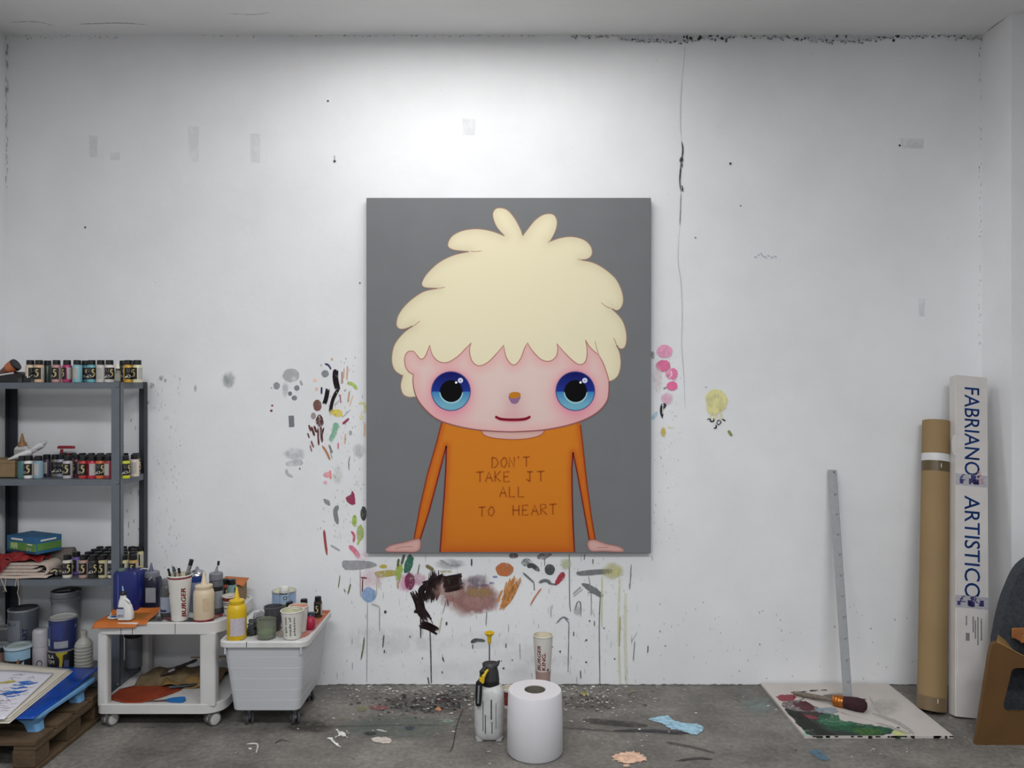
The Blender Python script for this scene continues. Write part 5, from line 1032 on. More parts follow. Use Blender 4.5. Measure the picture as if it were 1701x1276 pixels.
t = squeeze('yellow squeeze bottle with pointed nozzle and white label on the storage bin', Wx(392, 3.49), 3.50, BT, .0425, .172, M_YEL, .055, None, .72); link('label', mesh(*curved(.0429, -.35, 1.25, .02, .098, 10)), mat('lilac_label', '#b5acb4', .6, var=.2, scale=220), t)
t = thing('crumpled_bag', 'crumpled black and grey plastic bag on the storage bin', 'bag', (Wx(430, 3.58), 3.60, BT))
rnd = random.Random(3)
def crump(r, c, n=22, m=12, sz=.6):
    V, Fc = sphere(r, (0, 0, 0), n, m, sz); out = []
    for x, y, z_ in V:
        k = 1+.16*math.sin(9*x/r+3*z_/r)+.12*math.sin(7*y/r-5*x/r+11*z_/r)+rnd.uniform(-.05, .05)
        out.append((c[0]+x*k, c[1]+y*k, max(.0005, c[2]+z_*k)))
    return out, Fc
link('dark_folds', mesh(*crump(.052, (-.006, 0, .026))), mat('black_bag', '#36363a', .35, var=.5, scale=30), t, 25); link('pale_folds', mesh(*crump(.032, (-.012, .03, .06))), mat('pale_bag', '#8a8a8e', .4, var=.4, scale=40), t, 25); link('front_fold', mesh(*crump(.03, (-.03, -.05, .012), sz=.5)), MATS['black_bag'], t, 25)
t = thing('glass_jar', 'clear glass jar with green paint in its base on the storage bin', 'jar', (Wx(441.5, 3.50), 3.51, BT))
link('glass', mesh(*lathe([(.038, 0), (.041, .003), (.042, .05), (.040, .072), (.042, .082), (.0395, .082), (.0375, .07), (.0395, .05), (.039, .008), (.001, .007)], 28, True, False)), mat('green_glass', '#c3c6b4', .12, var=.05, trans=.8), t, 40); link('paint', mesh(*lathe([(.036, .0085), (.0378, .012), (.0378, .026), (.001, .0265)], 28)), mat('green_paint', '#6a9a58', .4), t, 40)
t = thing('plastic_cup', 'dark smoke plastic tumbler behind the green glass jar', 'cup', (Wx(452.5, 3.60), 3.615, BT))
link('wall', mesh(*lathe([(.030, 0), (.032, .002), (.042, .105), (.0435, .106), (.0435, .11), (.040, .11), (.029, .006), (.001, .006)], 28, True, False)), mat('smoke_tumbler', '#4b4b50', .2, var=.1), t, 40)
for k in range(9): link('flute', mesh(*tube([((.0325)*math.sin(a), -(.0325)*math.cos(a), .008), ((.039)*math.sin(a), -(.039)*math.cos(a), .075)], .0016, 6)), MATS['smoke_tumbler'], t, 60) if (a := -1.4+k*.35) is not None else None
t = can('paint_can', 'wide pale blue can at the back of the storage bin', Wx(471, 3.85), 3.86, BT, .057, .118, mat('sky_tin', '#8fa6c4', .4), mat('yellowish_lid', '#b9b89a', .5)); link('printed_shape', mesh(*curved(.0575, .3, .9, .02, .08, 6)), mat('blue_print', '#6a86c4', .5), t)
t = thing('small_bottle', 'small white-topped bottle with dark ring print in front of the blue can', 'bottle', (Wx(471, 3.74), 3.755, BT))
link('body', mesh(*lathe([(.022, 0), (.024, .002), (.024, .13), (.022, .136)], 22)), mat('pale_blue_tin', '#8ca0b4', .45, var=.25, scale=60), t, 40); link('cap', mesh(*lathe([(.0215, .135), (.0225, .137), (.0225, .156), (.019, .165), (.01, .168)], 22)), mat('white_dome', '#d3d1cc', .4), t, 50); v, f = text2d('O', .018, .018, .02); link('ring_print', mesh(*wrap2d([(a+.010, b+.115) for a, b in v], f, lambda q: .0246)), M_BLK, t); link('dark_band', mesh(*curved(.0245, -1.3, .9, .131, .136, 10)), M_BLK, t); link('olive_foot', mesh(*curved(.0245, -1.3, 1.3, .05, .085, 10)), mat('olive_print', '#5a5f48', .5, var=.4, scale=80), t)
# printed cream cup and pink cup
t = paper_cup('paper_cup', 'cream paper cup with rows of tiny dark print at the front of the bin', (Wx(484.5, 3.50), 3.51, BT), .037, .050, .122)
for k, c in enumerate((-.018, .002, .022)):
    cup_text(t, ['i am not', 'made of', 'plastic'][k], c, .06, .085, .011, .037, .050, .122, .01, 0, 'print', mat('print_black', '#2c2c26', .6))
t.children[0].data.materials.clear(); t.children[0].data.materials.append(mat('cream_card', '#c3c2a4', .6, var=.04))
t = paper_cup('paper_cup', 'pinkish paper cup with paint inside standing behind the printed cup', (Wx(494, 3.58), 3.60, BT), .034, .044, .115); t.children[0].data.materials.clear(); t.children[0].data.materials.append(mat('pink_card', '#c9a892', .6)); link('paint_inside', mesh(*lathe([(.0425, .108), (.001, .109)], 28)), mat('salmon_paint', '#b87a68', .5), t)
t = thing('red_pot', 'round crimson paint pot beside the pink cup', 'pot', (Wx(513, 3.60), 3.625, BT)); link('pot_body', mesh(*lathe([(.014, 0), (.021, .006), (.025, .025), (.022, .046), (.012, .056), (.002, .058)], 24)), mat('crimson_pot', '#a31f3e', .4, var=.15), t, 60); link('knob', mesh(*lathe([(.006, .056), (.007, .06), (.004, .064)], 12)), MATS['crimson_pot'], t, 50)
t = thing('blue_cap_pot', 'small dark teal pot behind the crimson pot', 'pot', (Wx(515, 3.72), 3.735, BT)); link('pot_body', mesh(*lathe([(.015, 0), (.017, .002), (.017, .035), (.014, .045), (.004, .048)], 20)), mat('teal_pot', '#20384a', .4), t, 50); link('label', mesh(*curved(.0174, -1.2, .3, .008, .03, 8)), mat('teal_label', '#6a8a8a', .5), t)
pbottle(Wx(486.5, 3.68), 3.69, BT, '#4a4438', .3, 'tilted brown paint bottle with black cap between the cups on the bin', 'paint bottles on the bin', tilt=(0, -.18, .3), s=1.).location.z = BT+.003
pbottle(Wx(503.5, 3.74), 3.755, BT, '#5a6a5a', 1.2, 'grey-green paint bottle with black cap in the middle of the bin lid', 'paint bottles on the bin', s=.96)
pbottle(Wx(527, 3.80), 3.815, BT, '#3a2a24', -.5, 'slim dark paint bottle with yellow collar at the back right of the bin', 'paint bottles on the bin', s=.92)

# ------------------------------------------------------------------ pallet, blue tray, papers (left front)
M_WOOD = mat('pallet_wood', '#54432f', .8, var=.25, scale=9, bump=.4, bscale=60)
PX0, PX1, PY0, PY1, PZ = -2.56, -1.895, 3.11, 3.70, .13
pal = thing('pallet', 'weathered wooden pallet on the floor at the left edge', 'pallet', (PX1, PY0, 0))
pl = PX1-PX0; pdp = PY1-PY0
for k, (a, b) in enumerate(((0, .125), (.155, .27), (.30, .40), (.43, .55))): link('deck_board', mesh(*box(-pl, -.001*k, a, b, PZ-.02, PZ)), M_WOOD, pal, bev=.003)
for x in (-.09, -pl+.0): link('stringer_board', mesh(*box(x, x+.09, .005, pdp-.04, PZ-.04, PZ-.021)), M_WOOD, pal, bev=.002)
for x in (-.095, -pl+.01):
    for y in (.005, .24, .45): link('block', mesh(*box(x, x+.09, y, y+.1, .021, PZ-.041)), M_WOOD, pal, bev=.003)
    link('skid', mesh(*box(x, x+.095, .0, pdp-.04, 0, .02)), M_WOOD, pal, bev=.003)
M_LB = mat('light_blue_plastic', '#6a9cc8', .4, var=.08)
tr = thing('blue_tray', 'light blue plastic tray standing on its feet on the pallet', 'tray', (-2.20, 3.40, PZ), rz=-.03)
link('tray_top', mesh(*loft([(rrect(.56, .42, .03), .055), (rrect(.57, .43, .03), .058), (rrect(.57, .43, .03), .07), (rrect(.56, .42, .03), .073)])), M_LB, tr, 40)
for x in (-.22, .235):
    for y in (-.17, .12): link('foot', mesh(*loft([(rrect(.055, .05, .015, cx=x+(.012 if x > 0 else -.012), cy=y-.005), 0), (rrect(.06, .06, .016, cx=x, cy=y), .03), (rrect(.09, .1, .02, cx=x, cy=y), .056)])), M_LB, tr, 40)
def quad(P, lift=0, n=16, wob=.0):
    a, b, c, d = [Vector(p) for p in P]
    def f(u, v):
        p = a*(1-u)*(1-v)+b*u*(1-v)+c*u*v+d*(1-u)*v
        return p.x, p.y, p.z+lift+wob*math.sin(6*u+4*v)*math.sin(PI*u)
    return f
bs = thing('blue_sheet', 'glossy deep blue plastic sheet lying over the tray under the papers', 'sheet', (-2.2, 3.4, 0))
def loc(P, o): return [tuple(Vector(p)-Vector(o.location)) for p in P]
f0 = quad(loc([(-2.50, 3.13, .206), (-1.925, 3.14, .206), (-1.915, 3.69, .212), (-2.50, 3.69, .212)], bs), 0, 16, .003)
def blue(u, v):
    x, y, z_ = f0(u, v); e = max(0, u-.86)/.14
    return x, y, z_+.035*max(0, v-.35)*e**2-.0*e
link('sheet', mesh(*grid(blue, 30, 20)), mat('deep_blue_film', '#0d3f96', .22, var=.3, scale=6, bump=.4, bscale=8), bs, 70, solid=.002)
pa = thing('paper_stack', 'stack of large cream paper sheets on the blue sheet', 'paper', (-2.2, 3.4, 0))
for k in range(3):
    f1 = quad(loc([(-2.50, 3.10+.012*k, .211+.003*k), (-1.985-.008*k, 3.09+.012*k, .210+.003*k), (-2.04-.008*k, 3.64, .214+.003*k), (-2.52, 3.67, .232+.003*k)], pa), .002*k, 16, .004)
    def sheet(u, v, f1=f1, k=k):
        x, y, z_ = f1(u, v); c = max(0, v-.75)/.25*max(0, .75-u)
        return x, y, z_+.055*c*c*(1 if k == 2 else .5)
    link('paper_sheet', mesh(*grid(sheet, 24, 16)), mat('cream_paper', '#c3bcae', .85, var=.05), pa, 70, solid=.002)
dr = thing('drawing', 'white sheet with blue, yellow and pencil sketches on top of the paper stack', 'drawing', (-2.2, 3.4, 0))
f2 = quad(loc([(-2.50, 3.10, .226), (-2.005, 3.09, .224), (-2.085, 3.56, .232), (-2.50, 3.58, .248)], dr), .002, 16, .003)
link('sheet', mesh(*grid(f2, 20, 16)), mat('white_paper', '#cbc8d0', .8, var=.03), dr, 70, solid=.0015)
M_INK = attr_mat('sketch_paint', .7, True, (60, 60, 60), .2)
def ink(P, wd, col, al=1.):
    V, Fc = ribbon(smooth_line(P, 4), wd, .4); me = mesh([(lambda q: (q[0], q[1], q[2]+.0016))(f2(u, v)) for u, v in V], Fc); colour(me, [(*hx(col), al)]*len(V)); link('sketch_stroke', me, M_INK, dr)
rr = random.Random(5)
for k in range(16):
    u, v = .80+rr.uniform(-.03, .1), .55+rr.uniform(-.12, .22); ink([(u-.06, v-.02), (u, v+rr.uniform(-.03, .03)), (u+.05, v+.03)], .03, rr.choice(['#1f55a8', '#2a66b8', '#3a78c4']))
for k in range(46):
    u, v = rr.uniform(.55, .93), rr.uniform(.04, .9); L = rr.uniform(.03, .12); a = rr.choice([.1, .5, 2.4])
    ink([(u, v), (u+L*.5*math.cos(a), v+L*.5*math.sin(a)), (min(.98, u+L*math.cos(a)), v+L*math.sin(a))], .006, rr.choice(['#54586a', '#6a6e80', '#3f4454', '#8a6a7a']))
for u, v in ((.62, .72), (.66, .74), (.57, .35)): ink([(u-.05, v), (u+.06, v+.01)], .05, '#b5ab52', .9)

# ------------------------------------------------------------------ floor things in the middle
SD = 3.44; sx_ = Wx(813, SD)
t = thing('pressure_sprayer', 'small white pressure sprayer with black head and yellow pump handle on the floor', 'sprayer', (sx_, SD, 0))
M_SPR = mat('dirty_white_plastic', '#b9b9b8', .45, var=.12, scale=25)
link('bottle', mesh(*loft([(rrect(.10, .095, .03, 6), .006), (rrect(.122, .112, .035, 6), .02), (rrect(.128, .118, .036, 6), .05), (rrect(.130, .12, .036, 6), .13), (rrect(.126, .116, .036, 6), .19), (rrect(.118, .11, .036, 6), .212), (rrect(.10, .095, .034, 6), .226), (rrect(.075, .07, .03, 6), .236)])), M_SPR, t, 40)
for x in (-.042, .042): link('foot', mesh(*loft([(rrect(.03, .05, .01, cx=x, cy=-.02), 0), (rrect(.036, .056, .012, cx=x, cy=-.02), .016)])), M_SPR, t, 40)
for x, w_, za_, zb_ in ((-.026, .003, .05, .18), (-.016, .004, .04, .12), (.010, .006, .10, .185), (.013, .004, .04, .09), (.03, .002, .06, .17)): link('grime_streak', mesh(*box(x-w_/2, x+w_/2, -.0605, -.0585, za_, zb_)), mat('grime', '#4a4846', .7), t)
link('collar', mesh(*loft([(ell(.042, .04), .225), (ell(.044, .042), .23), (ell(.043, .041), .252)])), M_BLK, t, 40)
M_SB = mat('charcoal_plastic', '#2d2d30', .5)
link('head', mesh(*loft([(ell(.040, .038, cx=.004), .250), (ell(.036, .034, cx=.004), .285), (ell(.032, .03, cx=.002), .308), (ell(.036, .026, cx=.004), .322), (ell(.03, .018, cx=.006), .328)])), M_SB, t, 50); link('spout', mesh(*tube([(.02, -.01, .312), (.036, -.012, .326), (.044, -.012, .338)], [.014, .009, .004], 10)), M_SB, t, 50)
link('trigger', mesh(*tube([(-.014, -.034, .318), (-.03, -.05, .30), (-.042, -.066, .262), (-.045, -.068, .20), (-.046, -.066, .165)], [.010, .014, .015, .015, .012], 12)), M_BLK, t, 50)
link('trigger_slot', mesh(*tube([(-.043, -.082, .255), (-.046, -.084, .18)], .004, 8)), M_GREY, t, 60)
link('lock', mesh(*loft([(rrect(.022, .02, .004, cx=-.032, cy=-.064), .262), (rrect(.024, .022, .004, cx=-.03, cy=-.062), .285)])), M_YEL, t, 40); link('lock', mesh(*tube([(-.026, -.058, .284), (-.016, -.05, .302), (-.006, -.04, .308)], [.009, .009, .006], 8)), M_YEL, t, 50)
link('pump_rod', mesh(*tube([(.0, 0, .32), (.0, 0, .425)], .0032, 8)), M_STEEL, t, 60)
link('pump_handle', mesh(*lathe([(.005, .408), (.007, .41), (.0085, .425), (.0095, .44), (.020, .452), (.023, .457), (.018, .459), (.010, .455), (.009, .464), (.004, .465)], 20)), M_YEL, t, 40)
RD = 3.30
t = thing('paper_roll', 'large white industrial paper towel roll standing on the floor', 'paper roll', (Wx(888.5, RD), RD, 0))
link('paper', mesh(*lathe([(.045, .002), (.112, .002), (.117, .008), (.1165, .15), (.1125, .258), (.110, .2625), (.045, .2625), (.0445, .26), (.0445, .004)], 64, False, False)), mat('tissue', '#cfcdd0', .85, var=.015, bump=.05, bscale=200), t, 40)
link('core', mesh(*lathe([(.0445, .001), (.0445, .261), (.0425, .261), (.0425, .001)], 48, False, False)), mat('grey_core', '#6b685c', .9), t, 40)
CD = 3.68
t = paper_cup('paper_cup', 'tall white paper cup lettered BURGER KING in red behind the towel roll', (Wx(902, CD), CD, .155), .033, .0465, .215)
cup_text(t, 'BURGER', -.021, .118, .118, .017, .033, .0465, .215, .025, .2); cup_text(t, 'KING.', .002, .103, .084, .019, .033, .0465, .215, .022, 0)
v, f = text2d('®', .008, .008); link('mark', mesh(*wrap2d([(a+.02, b+.062) for a, b in v], f, lambda q: .0385)), M_BKR, t); link('leaf_print', mesh(*wrap2d(*fill(smooth_line([(.020, .055), (.026, .058), (.027, .068), (.021, .066)], 4, True)), lambda q: .0385)), mat('leaf_brown', '#5a3a24', .6), t)
link('tan_foot', mesh(*curved(.0334, -PI, PI, .001, .052, 30, .0367)), mat('tan_print', '#a58a82', .6), t)
t = paper_cup('paper_cup', 'upturned paper cup hidden under the tall cup behind the roll', (Wx(902, CD), CD, .154), .035, .046, .154); t.rotation_euler = (PI, 0, 0)
t = paper_cup('paper_cup', 'small red-printed paper cup peeking between sprayer and towel roll', (Wx(846, 3.76), 3.76, 0), .030, .034, .09); link('red_print', mesh(*curved(.0312, -1.4, 1.4, .015, .08, 10, .0342)), mat('red_brown_print', '#6a2a28', .6, var=.5, scale=80), t)

# ------------------------------------------------------------------ right side: palette board, ruler, brush, tube, box, chair
bd_ = thing('palette_board', 'white board used as palette, smeared with green and maroon paint, on the floor', 'board', (1.60, 3.72, 0))
bx0, bx1, by0, by1, bz = 1.277-1.60, 1.928-1.60, 3.418-3.72, 4.018-3.72, .014
link('board', mesh(*box(bx0, bx1, by0, by1, 0, bz)), mat('board_white', '#bdb6b0', .6, var=.06, scale=6), bd_, bev=.0015)
def to_board(q):
    layer[0] += 1
    return [(max(bx0, min(bx1, (px-850.5)*(EYE-bz)/(py-638)-1.60)), max(by0, min(by1, F*(EYE-bz)/(py-638)-3.72)), bz+.0004+.000008*(layer[0] % 120)) for px, py in q]
J = Area(1240, 1050, 3.69, jag=3.5, parent=bd_, mapper=to_board, k=1.05)
J.P([(190, 392), (250, 384), (300, 392), (285, 420), (220, 425), (195, 410)], '#8a2238', m=M_WF); J.P([(215, 440), (300, 420), (400, 445), (470, 480), (520, 520), (430, 545), (330, 540), (250, 480)], '#6a5a5c', .8, m=M_WD)
J.P([(285, 430), (360, 425), (410, 460), (400, 485), (330, 475)], '#4e1620', m=M_WF); J.P([(260, 490), (420, 490), (520, 510), (440, 545), (300, 530)], '#30221f', .95, m=M_WF); J.P([(330, 505), (420, 515), (435, 535), (360, 530)], '#7a1c34', m=M_WF)
J.P([(300, 540), (420, 535), (560, 560), (700, 575), (800, 580), (880, 590), (900, 610), (840, 635), (700, 640), (500, 640), (400, 630), (340, 590)], '#1d2c26', m=M_WF); J.P([(480, 570), (600, 550), (760, 570), (880, 590), (890, 612), (780, 632), (620, 610), (520, 600)], '#205a3c', .95, m=M_WD); J.P([(660, 590), (780, 595), (850, 615), (760, 635), (680, 625)], '#3e6a2c', .9, m=M_WD)
J.P([(440, 520), (500, 500), (570, 515), (560, 545), (470, 545)], '#2a6a4c', .9, m=M_WD); J.P([(420, 470), (540, 465), (560, 495), (460, 500)], '#8a9aa4', .8, m=M_WS); J.P([(890, 615), (960, 605), (980, 625), (930, 640)], '#b8c26a', m=M_WF); J.P([(350, 610), (400, 595), (420, 640), (365, 655)], '#8ab0a0', .9, m=M_WF)
J.P([(235, 470), (300, 545), (350, 600), (400, 640), (560, 648), (480, 600), (420, 560), (330, 500)], '#22261f', .9, m=M_WP)
J.P([(430, 540), (520, 530), (600, 545), (660, 560), (560, 580), (470, 565)], '#3a7a5a', .8, m=M_WD); J.P([(520, 480), (700, 530), (860, 570), (1000, 625), (900, 600), (760, 545)], '#a5a19c', .7, m=M_WS); J.soft(850, 460, 120, 60, '#a9a4a0', .4); J.soft(560, 400, 100, 30, '#8a8680', .8)
for P, wd, c in (([(270, 372), (370, 366)], 8, '#1c1c1e'), ([(385, 362), (440, 358)], 10, '#1c1c1e'), ([(455, 357), (495, 357)], 6, '#1c1c1e'), ([(680, 412), (735, 414)], 9, '#1c1c1e'), ([(470, 390), (560, 400), (620, 410)], 22, '#6a6660'), ([(750, 395), (790, 460), (830, 520)], 10, '#b0aaa4'), ([(770, 500), (900, 545), (980, 590), (1030, 630)], 22, '#a8a4a0'), ([(920, 585), (940, 590)], 8, '#222'), ([(300, 440), (360, 400)], 10, '#7d7a74'), ([(560, 415), (640, 425)], 8, '#8a8884')):
    J.S(P, wd, c, .9, m=M_WD)
for k in range(26):
    x = bx0+rr.uniform(.02, .98)*(bx1-bx0); w_ = rr.uniform(.004, .03); link('edge_drip', mesh(*box(x, min(bx1, x+w_), by0-.0006, by0+.002, rr.uniform(.001, .008), bz-.001)), mat('dark_drip', '#26302a', .6), bd_)
# steel ruler leaning on the wall
p0 = Vector((Wx(1409, 3.75), 3.75, bz)); p1 = Vector((Wx(1384, 4.0), 4.012, Wz(781, 4.0)))
t = thing('steel_ruler', 'long steel ruler leaning against the wall above the palette board', 'ruler', p0)
L = (p1-p0).length; zax = (p1-p0).normalized(); yax = Vector((0, 1, 0)); yax = (yax-zax*yax.dot(zax)).normalized(); xax = yax.cross(zax)
t.rotation_euler = Matrix((xax, yax, zax)).transposed().to_euler()
link('blade', mesh(*box(-.022, .022, -.001, .001, .001, L)), mat('brushed_steel', '#a2a3a5', .45, .15, var=.06, scale=40), t)
V_, F_ = [], []
for k in range(int(L/.01)):
    ln = .012 if k % 10 == 0 else (.007 if k % 5 == 0 else .0045); v, f = box(.0215-ln, .0215, -.0014, -.001, .004+k*.01, .0048+k*.01+(.0006 if k % 10 == 0 else 0)); q = len(V_); V_ += v; F_ += [[i+q for i in g] for g in f]
o = link('graduation_marks', mesh(V_, F_), M_BLK, t)
for k in range(1, int(L*10)):
    v, f = text2d(str(k*10), .008 if k < 10 else .011, .009); link('numeral', mesh([(-b+.006, -.0013, k*.1+a) for a, b in v], f), M_BLK, t)
link('hang_hole', mesh(*xf(lathe([(.004, 0), (.004, .0006)], 14), Matrix.Translation((.008, -.001, L-.012)) @ Matrix.Rotation(PI/2, 4, 'X'))), M_BLK, t)
# big round brush
q0 = Vector((Wx(1318, 3.86), 3.86, bz+.012)); q1 = Vector((Wx(1432, 3.66), 3.665, bz+.031)); ax = (q1-q0).normalized(); LB = (q1-q0).length
t = thing('round_paintbrush', 'big round brush with copper ferrule and maroon bristles lying on the palette board', 'brush', q0)
def along(a, r): return [(ax*s_, rr_) for s_, rr_ in zip(a, r)]
def tb(a, r, n=18): return tube([ax*s_ for s_ in a], r, n)
link('handle', mesh(*tb([0, .04, .10, .16, .22, LB-.125], [.008, .011, .0125, .010, .013, .018])), mat('spattered_wood', '#6a5f54', .6, var=.4, scale=60), t, 60)
link('ferrule', mesh(*tb([LB-.128, LB-.124, LB-.082, LB-.078], [.022, .026, .028, .026])), mat('copper', '#b06a2c', .3, .7), t, 40)
for s_ in (-.118, -.104, -.09): link('ferrule_ring', mesh(*tb([LB+s_, LB+s_+.002, LB+s_+.004], [.0272, .0288, .0272])), mat('copper', '#b06a2c'), t, 60)
link('bristles', mesh(*tb([LB-.08, LB-.05, LB-.02, LB+.01, LB+.022], [.026, .030, .0325, .029, .016], 24)), mat('maroon_bristle', '#35161c', .8, var=.35, scale=120, bump=.6, bscale=220), t, 60)
# kraft tube
b0 = Vector((Wx(1549.5, 3.69), 3.70, .0)); b1 = Vector((Wx(1558, 3.93), 3.945, Wz(700, 3.93))); rt = .0635
t = thing('cardboard_tube', 'long brown cardboard tube with white band leaning in the right corner', 'tube', b0)
za = (b1-b0).normalized(); xa = Vector((1, 0, 0)); xa = (xa-za*xa.dot(za)).normalized(); ya = za.cross(xa); t.rotation_euler = Matrix((xa, ya, za)).transposed().to_euler(); LT_ = (b1-b0).length
M_KR = mat('kraft_tube', '#8c7450', .75, var=.06, scale=4)
link('tube_wall', mesh(*lathe([(rt, .012), (rt, LT_), (rt-.004, LT_), (rt-.004, .012)], 40, False, False)), M_KR, t, 40); link('end_cap', mesh(*lathe([(rt-.005, LT_-.02), (.001, LT_-.02)], 32, False, True)), M_CARD, t)
sc_ = LT_/(1187-698)
link('white_band', mesh(*lathe([(rt+.0006, LT_-sc_*72), (rt+.0008, LT_-sc_*71), (rt+.0008, LT_-sc_*60), (rt+.0006, LT_-sc_*59)], 40, False, False)), M_WHITE, t, 40)
link('packing_tape', mesh(*lathe([(rt+.0004, LT_-sc_*90), (rt+.0005, LT_-sc_*72)], 40, False, False)), mat('brown_tape', '#57482e', .35), t, 40); link('packing_tape', mesh(*lathe([(rt+.0004, .013), (rt+.0005, .075)], 40, False, False)), mat('foot_tape', '#6f5d44', .4), t, 40)
for zz in (LT_-sc_*84, .05): link('tape_seam', mesh(*curved(rt+.001, -.12, -.06, zz, zz+.02, 3)), M_WHITE, t)
# long white paper box
c0 = Vector((Wx(1614.5, 3.62), 3.62, 0.004)); c1 = Vector((Wx(1614.5, 3.88), 3.885, Wz(625, 3.88)))
t = thing('paper_box', 'tall white carton lettered FABRIANO ARTISTICO in blue, leaning in the right corner', 'box', c0)
za = (c1-c0).normalized(); xa = Vector((1, 0, 0)); xa = (xa-za*xa.dot(za)).normalized(); ya = za.cross(xa); t.rotation_euler = Matrix((xa, ya, za)).transposed().to_euler(); LX = (c1-c0).length
hw = .0765; M_BOX = mat('white_carton', '#c9c4c0', .6, var=.04, scale=10); M_BLU = mat('blue_ink', '#2353a2', .55)
link('carton', mesh(*box(-hw, hw, 0, .058, 0, LX)), M_BOX, t, bev=.002)
link('lid_flap', mesh(*slab(*fill([(hw, 0.001), (hw, LX-.002), (-hw-.0, LX-.002), (-hw+.002, LX*.93), (-hw+.008, LX*.925), (-hw+.008, LX*.86), (-hw+.001, LX*.85), (-hw+.0015, LX*.36), (-hw+.006, LX*.34), (-hw+.006, LX*.24), (-hw+.011, LX*.23), (-hw+.011, LX*.13), (-hw+.003, LX*.11), (-hw+.003, .001)]), -.0028, -.0002)), M_BOX, t)
link('side_tab', mesh(*slab(*fill([(-hw-.018, LX*.765), (-hw-.02, LX*.79), (-hw-.014, LX*.812), (-hw+.004, LX*.815), (-hw+.004, LX*.75), (-hw-.012, LX*.752)]), -.001, .001)), M_BOX, t)
def zz_of(py): return LX*(1197-py)/(1197-622)
for s_, y0_, y1_ in (('FABRIANO', 643, 798), ('ARTISTICO', 833, 1005)):
    v, f = text2d(s_, zz_of(y0_)-zz_of(y1_), .074, .006); zc = (zz_of(y0_)+zz_of(y1_))/2; link('lettering', mesh([(b+.001, -.0033, zc-a) for a, b in v], f), M_BLU, t)
for py in (806, 1011):
    zc = zz_of(py); link('clear_tape', mesh(*box(-hw-.001, hw+.001, -.0036, -.003, zc-.028, zc+.028)), mat('grey_tape', '#aaa8ae', .25, var=.1, scale=60), t)
    for k in range(9):
        x = rr.uniform(-hw+.004, hw-.03); link('tape_print', mesh(*box(x, x+rr.uniform(.008, .03), -.0042, -.0036, zc+rr.uniform(-.025, .02), zc+rr.uniform(-.02, .026))), mat('purple_print', '#3a3566', .5), t)
    v, f = text2d('£ R', .09, .03); link('tape_scribble', mesh([(a-.015, -.0044, b+zc+.012) for a, b in v], f), mat('purple_print', '#3a3566'), t)
v, f = text2d('%\n25', .03, .06); link('red_scribble', mesh([(a+.04, -.004, b+zz_of(800)) for a, b in v], f), mat('red_pencil', '#b05a5a', .6), t)
for k, (x, a, b) in enumerate(((.040, 1036, 1072), (.024, 1034, 1080), (.012, 1040, 1070), (.002, 1034, 1060), (-.03, 1034, 1050))): link('small_print', mesh(*box(x, x+.006, -.0034, -.0028, zz_of(b), zz_of(a))), mat('grey_print', '#7d7a80', .6, var=.5, scale=180), t)
for k in range(8): link('barcode_bar', mesh(*box(-.03, -.012, -.0034, -.0028, zz_of(1074)+k*.0045, zz_of(1074)+k*.0045+.0025)), M_BLK, t)
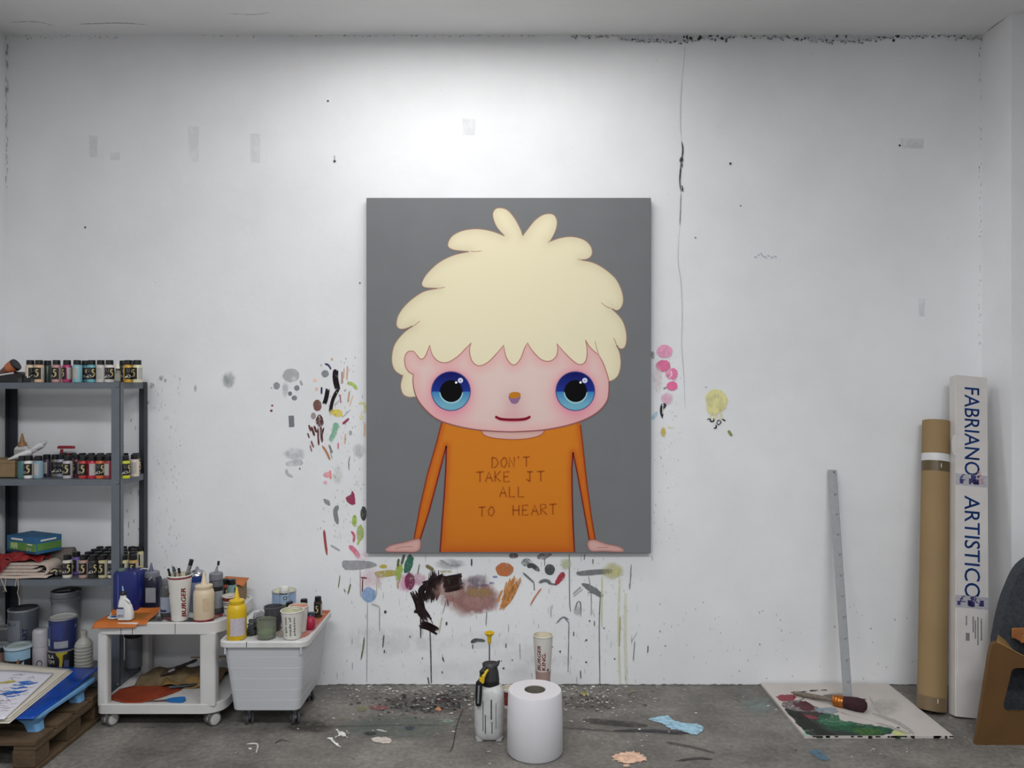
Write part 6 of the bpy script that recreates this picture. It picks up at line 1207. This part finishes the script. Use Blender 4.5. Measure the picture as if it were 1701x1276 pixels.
# plywood lounge chair with felt shell
HD = 3.36
t = thing('lounge_chair', 'brown plywood chair with cut-out side and dark grey felt shell at the right edge', 'chair', (Wx(1621, HD), HD, 0))
M_PLY = mat('plywood_brown', '#604321', .55, var=.12, scale=6); M_FELT = mat('grey_felt', '#3a3e44', .95, var=.3, scale=90, bump=.5, bscale=300)
def cp(P, d): return [(Wx(px, d)-t.location.x, Wz(py, d)) for px, py in P]
out = cp([(1621, 1238), (1630, 1180), (1644, 1090), (1648, 1072), (1655, 1067), (1664, 1071), (1701, 1091), (1760, 1122), (1790, 1140), (1790, 1238)], HD); out = [(x, max(.0, z_)) for x, z_ in out]
win = cp([(1681, 1113), (1687, 1110), (1750, 1110), (1757, 1116), (1757, 1178), (1752, 1183), (1675, 1183), (1668, 1177), (1667, 1170)], HD)
bm_ = bmesh.new(); vo = [bm_.verts.new((x, z_, 0)) for x, z_ in out]; vi = [bm_.verts.new((x, z_, 0)) for x, z_ in win]
eo = [bm_.edges.new((vo[i], vo[(i+1) % len(vo)])) for i in range(len(vo))]+[bm_.edges.new((vi[i], vi[(i+1) % len(vi)])) for i in range(len(vi))]
bmesh.ops.triangle_fill(bm_, use_beauty=True, use_dissolve=False, edges=eo, normal=(0, 0, 1)); bm_.verts.index_update()
vv = [(v_.co.x, v_.co.y) for v_ in bm_.verts]; ff = [[v_.index for v_ in f_.verts] for f_ in bm_.faces]; bm_.free()
PAN = slab([tuple(p) for p in vv], ff, 0, .02)
link('side_panel', mesh(*PAN), M_PLY, t); link('side_panel', mesh(*move(PAN, (.30, .36, 0))), M_PLY, t)
ty = [(out[5][0], out[5][1]+.002), (out[8][0], out[8][1]+.002)]
link('seat_board', mesh([(out[4][0], .0, out[4][1]), (out[8][0], .0, out[8][1]), (out[8][0], .30, out[8][1]+.0), (out[4][0]+.07, .10, out[4][1]-.005), (out[4][0], .0, out[4][1]+.006), (out[8][0], .0, out[8][1]+.006), (out[8][0], .30, out[8][1]+.006), (out[4][0]+.07, .10, out[4][1]+.001)],
     [[0, 3, 2, 1], [4, 5, 6, 7], [0, 1, 5, 4], [1, 2, 6, 5], [2, 3, 7, 6], [3, 0, 4, 7]]), mat('plywood_lit_top', '#a3814e', .55, var=.12, scale=8), t)  # same plywood in a paler tone: light on the seat painted into the colour
FD = 3.50
fel = cp([(1660, 1213), (1659, 1066), (1668, 1020), (1680, 982), (1701, 942), (1740, 915), (1800, 905), (1800, 1213)], FD)
link('felt_shell', mesh(*slab(*fill(seg([fel[0], fel[1]], fel[1:6], n=5)+fel[6:]), FD-HD, FD-HD+.06)), M_FELT, t, 40)
ar = cp([(1689, 1063), (1689, 1048), (1760, 1046), (1760, 1064)], 3.45); link('armrest', mesh(*slab(*fill(ar), .06, .12)), mat('orange_wood', '#9a6238', .5, var=.2, scale=12), t, bev=.003)
